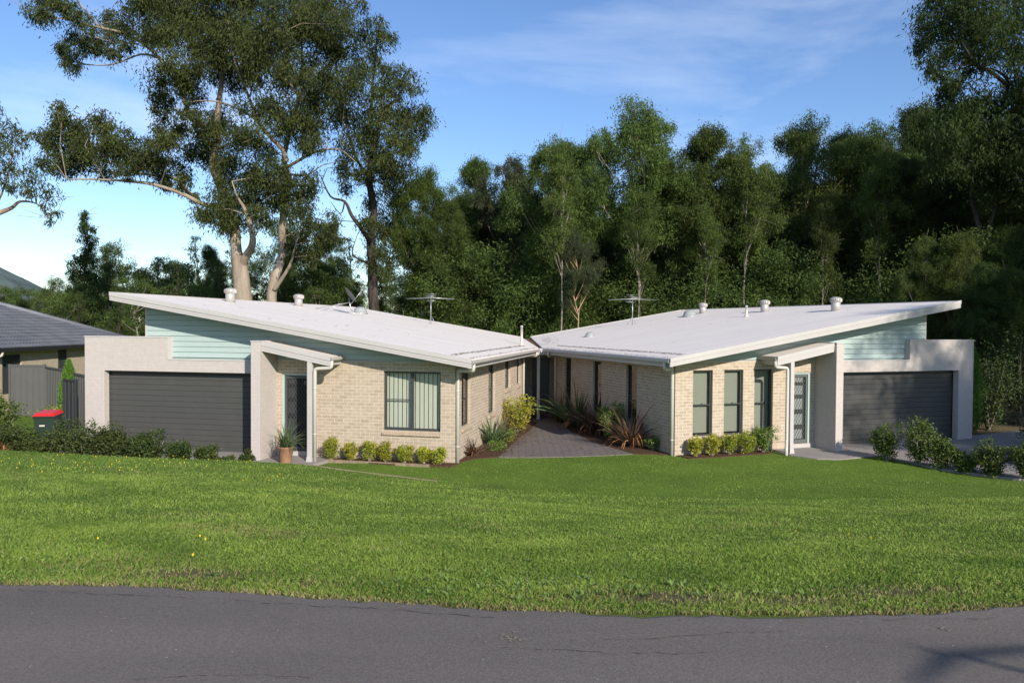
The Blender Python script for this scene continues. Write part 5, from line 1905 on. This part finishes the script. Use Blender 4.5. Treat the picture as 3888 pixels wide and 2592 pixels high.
# giant tree on the right edge
K2 = 0.7652
k2 = lambda L_: [(2588 + q[0] * K2, q[1] * K2, *((q[2] * K2,) if len(q) > 2 else ())) for q in L_]
rt = [(1300, 20, 80), (1280, 100, 80), (1220, 150, 60), (1190, 240, 50), (1220, 320, 45), (1260, 380, 45), (1300, 200, 80), (1330, 300, 75), (1370, 400, 60), (1400, 100, 100), (1420, 220, 90), (1450, 320, 70), (1500, 40, 100), (1540, 160, 90), (1500, 260, 70), (1620, 60, 100), (1660, 200, 90), (1600, 290, 70), (1700, 320, 80), (1400, 0, 90), (1560, -80, 110), (1700, -60, 110), (1380, -90, 90), (1640, 420, 60), (1700, 480, 70), (1330, 430, 50),
      (1800, 60, 120), (1820, 240, 120), (1820, 420, 110), (1300, 470, 60), (1420, 500, 90), (1520, 520, 90), (1620, 560, 100), (1350, 580, 90), (1450, 640, 110), (1560, 680, 110), (1680, 680, 110), (1300, 680, 80), (1290, 790, 90), (1400, 780, 110), (1520, 820, 110), (1640, 820, 110), (1320, 900, 90), (1700, 920, 100), (1760, 780, 120), (1420, 900, 90), (1560, 930, 80), (1800, 600, 120)]
traced_tree('gum_tree', 'towering gum tree with drooping foliage at the right picture edge', 'tree', 36, (2588 + 1560 * K2, 1480 * K2),
            [(k2([(1540, 1600), (1510, 1300), (1470, 1100), (1440, 950), (1480, 780), (1560, 600), (1620, 420), (1560, 350), (1480, 330), (1400, 250)]), [0.15, 0.13, 0.12, 0.11, 0.10, 0.09, 0.07, 0.05, 0.03, 0.015], 1),
             (k2([(1505, 1320), (1520, 1180), (1560, 1020), (1620, 900), (1700, 700), (1720, 400), (1700, 100)]), 0.10, -1), (k2([(1560, 1020), (1640, 1000), (1700, 960)]), 0.08, 0), (k2([(1620, 430), (1540, 360), (1460, 320), (1380, 200), (1300, 120)]), 0.10, -2), (k2([(1620, 560), (1700, 520), (1640, 300), (1560, 100)]), 0.10, 2)],
            k2(rt), M['bark_dark'], M['gum_leaf_deep'], 8, dens=1250, L=0.24, Wd=0.055, spread=3.0, sub=0.3)


# forest gum prototypes
def forest_proto(seed, H_, crown0, cw, nclump, mat_b, mat_l, lr=1.05, dens=1250, L=0.20, Wd=0.048, lean=0.02, rad=0.115, thin=False, cone=False, wig=0.055):
    rg = np.random.default_rng(seed)
    root = empty('gum_tree', (0, 0, 0))
    mb = MB()
    P_ = []
    for k in range(9):
        t = k / 8
        P_.append((rg.normal() * wig * k + lean * H_ * t, rg.normal() * wig * k, H_ * 0.94 * t - (0.4 if k == 0 else 0)))
    Q, R_ = smooth_limb(P_, [rad * (1 - 0.88 * (k / 8)) for k in range(9)], 4)
    mb.tube(Q, R_, 9)
    LP = [[np.array(q) for q in Q[6:]]]
    C, CR = [], []
    for k in range(nclump):
        t = crown0 + (1 - crown0) * ((k + rg.uniform(0, 1)) / nclump)
        rel = (t - crown0) / (1 - crown0)
        prof = (math.sin(PI * min(1, 0.18 + rel * 0.78)) ** 0.7) * (1.0 if rel > 0.35 else 0.72)
        if cone: prof = (1.05 - rel) ** 0.9
        an = rg.uniform(0, 6.28)
        rr_ = cw * prof * math.sqrt(rg.uniform(0.08, 1))
        i_ = min(len(Q) - 1, int(t * len(Q)))
        c = np.array(Q[i_]) + np.array([rr_ * math.cos(an), rr_ * math.sin(an), rg.normal() * 0.5])
        C.append(c)
        CR.append(lr * rg.uniform(0.65, 1.2) * (0.75 if thin else 1) * ((1.1 - 0.75 * rel) if cone else 1))
        if k % 2 == 0:
            j_ = max(3, i_ - int(3 + rr_ * 1.5))
            s0 = np.array(Q[j_])
            mid = s0 * 0.45 + c * 0.55 - np.array([0, 0, 0.12 * rr_])
            mb.tube([tuple(s0), tuple(mid), tuple(c)], [0.03 + 0.010 * rr_, 0.022, 0.008], 6, False)
            LP.append([s0, (s0 + mid) / 2, mid, (mid + c) / 2])
    C.append(np.array(Q[-1]))
    CR.append(lr * (0.35 if cone else 1))
    twigs_to(mb, C, LP, rg, 0.022, 2)
    mb.build('trunk', mat_b, root)
    obj('crown', leaf_cloud(C, CR, dens, rg, L, Wd, 0.8, 12, 0.25), mat_l, root)
    root['H'] = H_
    return root


protos = [forest_proto(101, 18, 0.44, 3.1, 74, M['bark_grey'], M['gum_leaf']),
          forest_proto(102, 18, 0.42, 2.7, 62, M['bark_pale'], M['gum_leaf_bright']),
          forest_proto(103, 18, 0.55, 2.9, 56, M['bark_grey'], M['gum_leaf'], thin=False),
          forest_proto(104, 18, 0.38, 3.2, 72, M['bark_dark'], M['gum_leaf_deep']),
          forest_proto(105, 18, 0.60, 3.1, 44, M['bark_orange'], M['gum_leaf_grey'], lr=0.95, rad=0.13, dens=1300),
          forest_proto(106, 18, 0.16, 3.3, 96, M['bark_grey'], M['gum_leaf'], lr=1.1),
          forest_proto(107, 18, 0.14, 2.4, 60, M['bark_dark'], M['gum_leaf_deep'], lr=1.1),
          forest_proto(108, 13, 0.10, 2.4, 120, M['bark_dark'], M['gum_leaf_deep'], lr=0.8, cone=True, dens=900, wig=0.01, L=0.22),
          forest_proto(109, 18, 0.62, 1.7, 22, M['bark_grey'], M['gum_leaf'], lr=0.8, rad=0.085, lean=0.008, wig=0.025),
          forest_proto(110, 18, 0.45, 4.2, 60, M['bark_grey'], M['gum_leaf'], lr=1.1, dens=330),
          forest_proto(111, 10, 0.12, 3.0, 42, M['bark_grey'], M['gum_leaf'], lr=0.85, dens=620, L=0.24, rad=0.12),
          forest_proto(112, 10, 0.05, 2.6, 46, M['bark_dark'], M['gum_leaf_deep'], lr=0.75, dens=620, L=0.24, rad=0.10, cone=True, wig=0.02)]
used = set()


def place(proto, x, y, z, h, wide, rz, label, group, name='gum_tree', cat='tree'):
    p = protos[proto] if isinstance(proto, int) else proto
    if id(p) not in used:
        r = p
        used.add(id(p))
    else:
        r = p.copy()
        link(r)
        for ch in p.children:
            c = ch.copy()
            c.parent = r
            link(c)
    s_ = h / p['H']
    r.name = name
    r.location = (x, y, z)
    r.rotation_euler = (0, 0, rz)
    r.scale = (s_ * wide, s_ * wide, s_)
    tag(r, label, cat, group)
    return r


# skyline trees: (proto, px, py_top, depth, width factor, label)
SK = [(1, 1610, 640, 45, 0.85, 'bright young gum right of the dark barked gum'),
      (5, 1700, 760, 45, 1.0, 'leafy gum to the ground behind the left aerial'),
      (0, 1800, 600, 54, 0.9, 'greyish gum behind and above the left aerial'),
      (4, 1930, 590, 50, 0.95, 'open crowned gum with a salmon trunk right of the left aerial'),
      (0, 2110, 515, 43, 1.05, 'broad tall gum above the roof valley'),
      (3, 2260, 560, 56, 0.8, 'dark gum between the valley gum and the tallest gum'),
      (2, 2430, 400, 43, 1.15, 'tallest gum of the middle skyline with gaps under its crown'),
      (4, 2190, 870, 39.5, 0.75, 'smaller gum with salmon trunk just right of the roof valley'),
      (0, 2665, 480, 43, 1.0, 'rounded tall gum behind the right aerial'),
      (2, 2820, 545, 42, 0.9, 'round topped gum just before the dip in the skyline'),
      (5, 2940, 760, 56, 0.9, 'lower gum in the skyline dip'),
      (2, 3060, 460, 47, 0.95, 'first tall gum right of the dip in the skyline'),
      (0, 3230, 480, 48, 0.85, 'twin topped gum above the right roof ventilators'),
      (2, 3350, 500, 46, 0.75, 'narrow gum left of the dark group on the right'),
      (0, 3540, 370, 50, 1.1, 'tall yellowish gum beside the towering edge gum'),
      (3, 3440, 470, 48, 0.8, 'dark gum in front of the yellowish one on the right'),
      (7, 310, 775, 52, 0.95, 'pointed dark tree rising above the far left treeline'),
      (7, 405, 945, 60, 0.9, 'small pale pointed tree beside the pointed dark one'),
      (5, 790, 930, 58, 0.7, 'dark tree just left of the huge gum trunk'),
      (6, 1090, 960, 56, 0.7, 'slim tree seen just right of the huge gum second trunk'),
      (5, 1250, 840, 60, 0.8, 'tree glimpsed between the huge gum and the dark gum')]
rnd = random.Random(12)
SL = ['slim pale trunk standing just right of the roof valley', 'slim salmon pale trunk second from the roof valley', 'slim trunk just left of the right television aerial', 'slim trunk just right of the right television aerial', 'slim trunk behind the big skylight of the right house',
      'straight slim pale trunk above the first right roof ventilator', 'slim trunk just right of the first right roof ventilator', 'straight slim trunk above the white vent pipe of the right house', 'slim trunk above the second right roof ventilator', 'slim leaning trunk right of the second right roof ventilator', 'slim trunk above the third right roof ventilator', 'slim trunk right of the third right roof ventilator', 'slim trunk above the high end of the right roof', 'slim trunk left of the left television aerial', 'slim trunk right of the left television aerial']
SP = [2140, None, None, 2428, None, 2678, None, 2830, None, None, 3125, None, 3350, None, None]
SK += [(8, px, 560 + (k * 137) % 230, 39.2 + (k * 53) % 17 * 0.1, 1.0, lb) for k, (px, lb) in enumerate(zip(SP, SL)) if px]
for pi_, px, py, d, wf, lb in SK:
    t_ = at(px, py, d)
    z0 = hz(t_.x, t_.y)
    place(pi_, t_.x, t_.y, z0, t_.z - z0, wf, rnd.uniform(0, 6.28), lb, 'gum trees along the skyline')
# the wood between and behind them, lower than the skyline
rows = []
for px in range(1620, 4100, 150): rows.append((px + rnd.uniform(-40, 40), rnd.uniform(880, 1040), rnd.uniform(46, 54)))
for px in range(1640, 4300, 140): rows.append((px + rnd.uniform(-40, 40), rnd.uniform(850, 1000), rnd.uniform(56, 70)))
for px in range(1700, 3300, 125): rows.append((px + rnd.uniform(-40, 40), rnd.uniform(620, 800), rnd.uniform(50, 60), 1))
for px in range(1640, 4400, 130): rows.append((px + rnd.uniform(-50, 50), rnd.uniform(820, 980), rnd.uniform(70, 90)))
for px in range(3300, 4600, 110): rows.append((px + rnd.uniform(-40, 40), rnd.uniform(400, 640), rnd.uniform(38, 60)))
for px in (3730, 3800, 3880): rows.append((px, rnd.uniform(960, 1060), rnd.uniform(28.5, 31)))
for px in range(3500, 4700, 160): rows.append((px + rnd.uniform(-40, 40), rnd.uniform(800, 1000), rnd.uniform(29, 36)))
nwood = 0
for px, py, d, *hi in rows:
    if px < 1560 and py < 850: py += 200
    t_ = at(px, py, d)
    if t_.y < 37 and t_.x < 16.8: continue
    if abs(t_.x - wpt('R', 9.3, 8)[0]) < 0 and t_.y < 40: continue
    z0 = hz(t_.x, t_.y)
    place(rnd.choice([0, 2, 4, 2, 1] if hi else [0, 3, 0, 5, 2, 0, 3, 2, 5]), t_.x, t_.y, z0, max(4, t_.z - z0), rnd.uniform(0.75, 1.05), rnd.uniform(0, 6.28), 'one of the many crowded gum trees of the shaded wood behind the houses', 'crowded gum trees of the wood')
    nwood += 1
# low far treeline on the left
for k, px in enumerate(range(-260, 1600, 48)):
    d = rnd.uniform(62, 120)
    t_ = at(px + rnd.uniform(-25, 25), rnd.uniform(1000, 1090) if px < 700 else rnd.uniform(960, 1060), d)
    if px < 230: t_ = at(px, rnd.uniform(1010, 1070), d)
    z0 = hz(t_.x, t_.y)
    place(rnd.choice([10, 11, 10, 10, 11]), t_.x, t_.y, z0, (t_.z - z0) * (rnd.uniform(0.85, 1.3) if px > 200 else 0.8), rnd.uniform(0.9, 1.3), rnd.uniform(0, 6.28), 'one of the low dark trees of the distant treeline left of the roofs', 'trees of the distant treeline')
for k, px in enumerate(range(-300, 1560, 75)):
    d = rnd.uniform(42, 55)
    t_ = at(px, rnd.uniform(1060, 1130), d)
    z0 = hz(t_.x, t_.y)
    place(rnd.choice([10, 11]), t_.x, t_.y, z0, (t_.z - z0) * (rnd.uniform(0.9, 1.35) if px > 200 else 0.85), rnd.uniform(0.9, 1.3), rnd.uniform(0, 6.28), 'one of the low dark trees of the distant treeline left of the roofs', 'trees of the distant treeline')

# understorey bushes right behind the houses (fills the dark between the trunks)
rgb = np.random.default_rng(55)
P_ = []
C, CR = [], []
for k in range(620):
    px = rgb.uniform(1560, 4300)
    d = rgb.uniform(41, 60)
    h_ = 1.5 + 6.0 * rgb.random() ** 1.3
    q = ray(px, 1296) * d
    if q.x > 13 and rgb.random() < 0.3: d = rgb.uniform(35, 44); q = ray(px, 1296) * d
    if q.y < 36.5 and q.x < 17: continue
    C.append((q.x, q.y, h_ + hz(q.x, q.y)))
    CR.append(rgb.uniform(0.9, 1.7))
o_ = obj('undergrowth', leaf_cloud(C, CR, 620, rgb, 0.19, 0.055, 0.8, 12, 0.27, 0.6), M['gum_leaf'])
tag(o_, 'tangled dark undergrowth between the trunks of the wood', kind='stuff')

# trees standing right of the photograph whose shade falls on the right garage
for k, (x, y, h, pi_, wf) in enumerate([(20.5, 6.5, 13, 9, 1.0), (26.5, 3.0, 15, 2, 1.15), (31, 9.0, 17, 2, 1.2), (29.5, -4.0, 17, 0, 1.0), (36, 16, 20, 0, 1.3), (33, 24, 20, 3, 1.3), (40, 8, 22, 0, 1.3), (41, 28, 22, 5, 1.4), (34, 34, 20, 5, 1.4)]):
    place(pi_, x, y, 0.0, h, wf, k * 1.7, 'gum tree standing out of view to the right of the driveway', 'gum trees right of the driveway')

# unseen leafless sapling added behind the camera; branches shaped to cast streaks on the asphalt
sp_ = empty('shadow_sapling', (5.9, -3.3, ROAD_Z - 0.02), 0, 'unseen leafless sapling added behind the photographer to shade the road', 'tree')
mb = MB()
o3 = Vector((5.9, -3.3, ROAD_Z - 0.02))
gl = lambda x_, y_, h_: Vector((x_ + 0.55 / 0.53 * h_, y_ - 1.0 / 0.53 * h_, ROAD_Z + h_)) - o3
mb.tube([(0, 0, -0.1), (-0.2, 0.4, 1.2), tuple(gl(2.6, 3.75, 2.4)), tuple(gl(2.13, 3.66, 2.6)), tuple(gl(1.8, 3.35, 2.9))], [0.07, 0.05, 0.035, 0.03, 0.012], 8)
mb.tube([(-0.2, 0.4, 1.2), tuple(gl(2.75, 3.2, 2.2)), tuple(gl(2.38, 3.51, 2.3)), tuple(gl(2.0, 3.79, 2.4))], [0.04, 0.025, 0.016, 0.006], 6)
mb.tube([(-0.1, 0.2, 0.7), (0.6, 0.5, 1.8), (1.0, 0.4, 2.9)], [0.04, 0.03, 0.01], 6)
mb.build('branches', M['bark_grey'], sp_)

# distant hill on the left
mb = MB()
cx, cy, hh, rx_ = -1010, 1200, 132, 330
nn = 40
V = []
for j_ in range(9):
    for k_ in range(nn):
        a_ = 2 * PI * k_ / nn
        t = j_ / 8
        V.append((cx + math.cos(a_) * rx_ * (1 - t), cy + math.sin(a_) * 260 * (1 - t), -4 + hh * (1 - (1 - t) ** 2) * (1 + 0.05 * math.sin(k_ * 1.9 + j_))))
mb.idx(V, [(j_ * nn + k_, j_ * nn + (k_ + 1) % nn, (j_ + 1) * nn + (k_ + 1) % nn, (j_ + 1) * nn + k_) for j_ in range(8) for k_ in range(nn)], True)
tag(mb.build('hills', M['hill']), kind='structure')

# ------------------------------------------------------------------ grass
rg = np.random.default_rng(21)


def grass_pts(n, y0, y1, tight):
    y = y0 + (y1 - y0) * rg.random(n) ** tight
    half = 0.70 * y + 0.8
    x = rg.uniform(-1, 1, n) * half
    return x, y


# pavings and beds where no blade grows
def in_poly(x, y, poly):
    c = np.zeros(len(x), bool)
    n = len(poly)
    for i_ in range(n):
        x1, y1 = poly[i_]
        x2, y2 = poly[(i_ + 1) % n]
        m_ = ((y1 > y) != (y2 > y)) & (x < (x2 - x1) * (y - y1) / (y2 - y1 + 1e-12) + x1)
        c ^= m_
    return c


nog = [list(s_) for s_ in (pav, [w2('R', 3.1, 0.0), w2('R', 3.0, -0.95), (8.05, 19.8), (8.6, 19.75), (9.9, 20.3), (10.47, 18.7), (11.68, 17.3), (16.0, 16.0), (22, 18), (20, 27), (0, 40)],
                              [w2('L', 3.1, 0.1), w2('L', 3.35, -1.0), (-4.85, 17.75), (-5.6, 17.4), (-9.5, 17.6), (-13.0, 18.4), (-13.0, 21.6), w2('L', 10.6, 0.3)],
                              [w2('L', 3.5, 0.5), w2('L', 3.5, -0.42), w2('L', 1.5, -0.50), w2('L', 0.0, -0.42), w2('L', -0.15, 0.5)], [w2('R', 3.0, 0.5), w2('R', 2.9, -0.48), w2('R', 1.5, -0.56), w2('R', 0.1, -0.55), w2('R', 0.05, 0.5)],
                              [w2('L', 30, 0.0), w2('L', 0, 0.0), w2('L', 0, 40), w2('L', 30, 40)], [w2('R', 30, 0.0), w2('R', 0, 0.0), w2('R', 0, 40), w2('R', 30, 40)],
                              [(-1.0, 19.62), (-0.34, 19.76), (3.31, 20.42), (4.3, 20.3), (4, 40), (-2, 40)])]
VS, TT, MI = [], [], []
for n, y0, y1, tg, hh, ww in ((300000, 4.2, 7.5, 1.25, 0.029, 0.0030), (240000, 6.8, 12.5, 1.1, 0.030, 0.0045), (210000, 11.5, 21.5, 1.0, 0.028, 0.007)):
    x, y = grass_pts(n, y0, y1, tg)
    ye, yc = np.interp(x, XE, YE), np.interp(x, XC, YC)
    ok = y > ye - 0.015
    for p_ in nog: ok &= ~in_poly(x, y, p_)
    ok &= rg.random(n) > bare_at(x, y) * 0.9
    x, y = x[ok], y[ok]
    ye, yc = ye[ok], yc[ok]
    z = H(x, np.maximum(y, ye + 0.03))
    m_ = len(x)
    low = y > yc + 0.2                       # mown lower lawn
    patch = 0.5 + 0.5 * np.sin(x * 1.9 + 1.3 * np.sin(y * 1.1)) * np.cos(y * 1.6 + 0.8 * np.sin(x * 2.3))
    clump = 0.5 + 0.5 * np.sin(x * 9.0 + 2 * np.sin(y * 7)) * np.sin(y * 8.3 + 1.5 * np.sin(x * 6))
    fine = 0.5 + 0.25 * np.sin(x * 4.7 + 2.1 * np.sin(y * 2.9 + 1)) + 0.25 * np.sin(y * 5.3 + 1.7 * np.sin(x * 3.1 + 2) + x)
    worn = np.clip(np.sin(x * 1.1 + 2.2 * np.sin(y * 0.9 + .5)) * np.sin(y * 1.7 + 1.9 * np.sin(x * 0.8)) - 0.55, 0, 1) * 1.2
    h_ = hh * rg.uniform(0.45, 1.25, m_) * (0.7 + 0.35 * patch + 0.35 * clump) * np.where(low, 0.75, 1.0)
    an = rg.uniform(0, 6.28, m_)
    lean = rg.uniform(0.1, 1.0, m_) * h_ * 0.75
    fa = rg.uniform(0, 6.28, m_)
    wv = np.stack([np.cos(fa), np.sin(fa), np.zeros(m_)], 1) * (ww * rg.uniform(0.6, 1.4, m_))[:, None]
    b = np.stack([x, y, z - 0.004], 1)
    md = b + np.stack([np.cos(an) * lean * 0.35, np.sin(an) * lean * 0.35, h_ * 0.62], 1)
    tp = b + np.stack([np.cos(an) * lean, np.sin(an) * lean, h_ * rg.uniform(0.75, 1.05, m_)], 1)
    Vq = np.empty((m_, 4, 3))
    Vq[:, 0] = b - wv * 0.5
    Vq[:, 1] = b + wv * 0.5
    Vq[:, 2] = md + wv * 0.42
    Vq[:, 3] = tp
    VS.append(Vq.reshape(-1, 3))
    TT.append(np.clip(rg.normal(0.48, 0.2, m_) + (patch - 0.5) * 0.26 + (fine - 0.5) * 0.35 + np.where(low, 0.12, 0), 0, 1.15))
    dry = (rg.random(m_) < 0.03 + 0.35 * worn * (y < yc) + 0.42 * np.exp(-((y - ye) / 0.10) ** 2) + 0.10 * np.exp(-((y - ye) / 0.6) ** 2) + bare_at(x, y) * 0.5)
    MI.append(dry.astype(int))
V = np.concatenate(VS)
me = soup('grass', V, 4, np.concatenate(TT), midx=np.concatenate(MI))
o_ = obj('grass', me, [M['grass'], M['grass_dry']])
tag(o_, 'bright green lawn grass sloping from the road down to the houses', 'grass', kind='stuff')

# broad weed tufts near the road
VS, TT = [], []
for k in range(110):
    t = rg.random()
    if t < 0.55: x0, y0 = rg.normal(0.3, 0.6), rg.uniform(4.5, 5.4)
    elif t < 0.8: x0, y0 = rg.uniform(-3, 3.2), rg.uniform(4.6, 8)
    else: x0, y0 = rg.uniform(-6, 6), rg.uniform(6, 11)
    z0 = hz(x0, max(y0, float(np.interp(x0, XE, YE)) + 0.05))
    for j_ in range(14):
        an, L0 = rg.uniform(0, 6.28), rg.uniform(0.03, 0.085)
        d = np.array([math.cos(an), math.sin(an), rg.uniform(0.3, 1.2)])
        d /= np.linalg.norm(d)
        s_ = np.array([-math.sin(an), math.cos(an), 0]) * 0.006
        p = np.array([x0, y0, z0])
        VS += [p - s_ * 0.6, p + d * L0 * 0.5 - s_ + [0, 0, 0.0], p + d * L0 + [0, 0, -L0 * 0.25], p + d * L0 * 0.5 + s_]
        TT.append(rg.uniform(0, 0.9))
o_ = obj('weed_tufts', soup('weed_tufts', np.array(VS), 4, TT), leaf_mat('blue_green_weed', (0.10, 0.17, 0.035), (0.22, 0.32, 0.09), 0.25, 0.5, 0.3, 2))
tag(o_, 'coarse blue green grass tufts near the road edge', 'grass', kind='stuff')

# dandelions
VS = []
for k in range(70):
    if k < 62: x0, y0 = rg.normal(-7.2, 1.6), 12.0 + 4.3 * rg.random() ** 0.8
    else: x0, y0 = rg.uniform(-4, 4), rg.uniform(4.6, 9)
    z0 = hz(x0, y0) + rg.uniform(0.05, 0.11) * (1 if y0 > 10 else 0.5)
    r0 = 0.009
    if y0 > np.interp(x0, XC, YC): continue
    for j_ in range(3):
        a_ = j_ * PI / 3
        VS += [(x0 + r0 * math.cos(a_), y0 + r0 * math.sin(a_), z0), (x0, y0, z0 + 0.012), (x0 - r0 * math.cos(a_), y0 - r0 * math.sin(a_), z0), (x0, y0, z0 - 0.012)]
    VS += [(x0 + r0 * math.cos(t_), y0 + r0 * math.sin(t_), z0 + 0.004) for t_ in (0, PI / 2, PI, 1.5 * PI)]
o_ = obj('dandelions', soup('dandelions', np.array(VS), 4, np.zeros(len(VS) // 4)), M['dandelion'])
tag(o_, 'tiny yellow dandelion heads dotted over the lawn', 'flowers', kind='stuff')
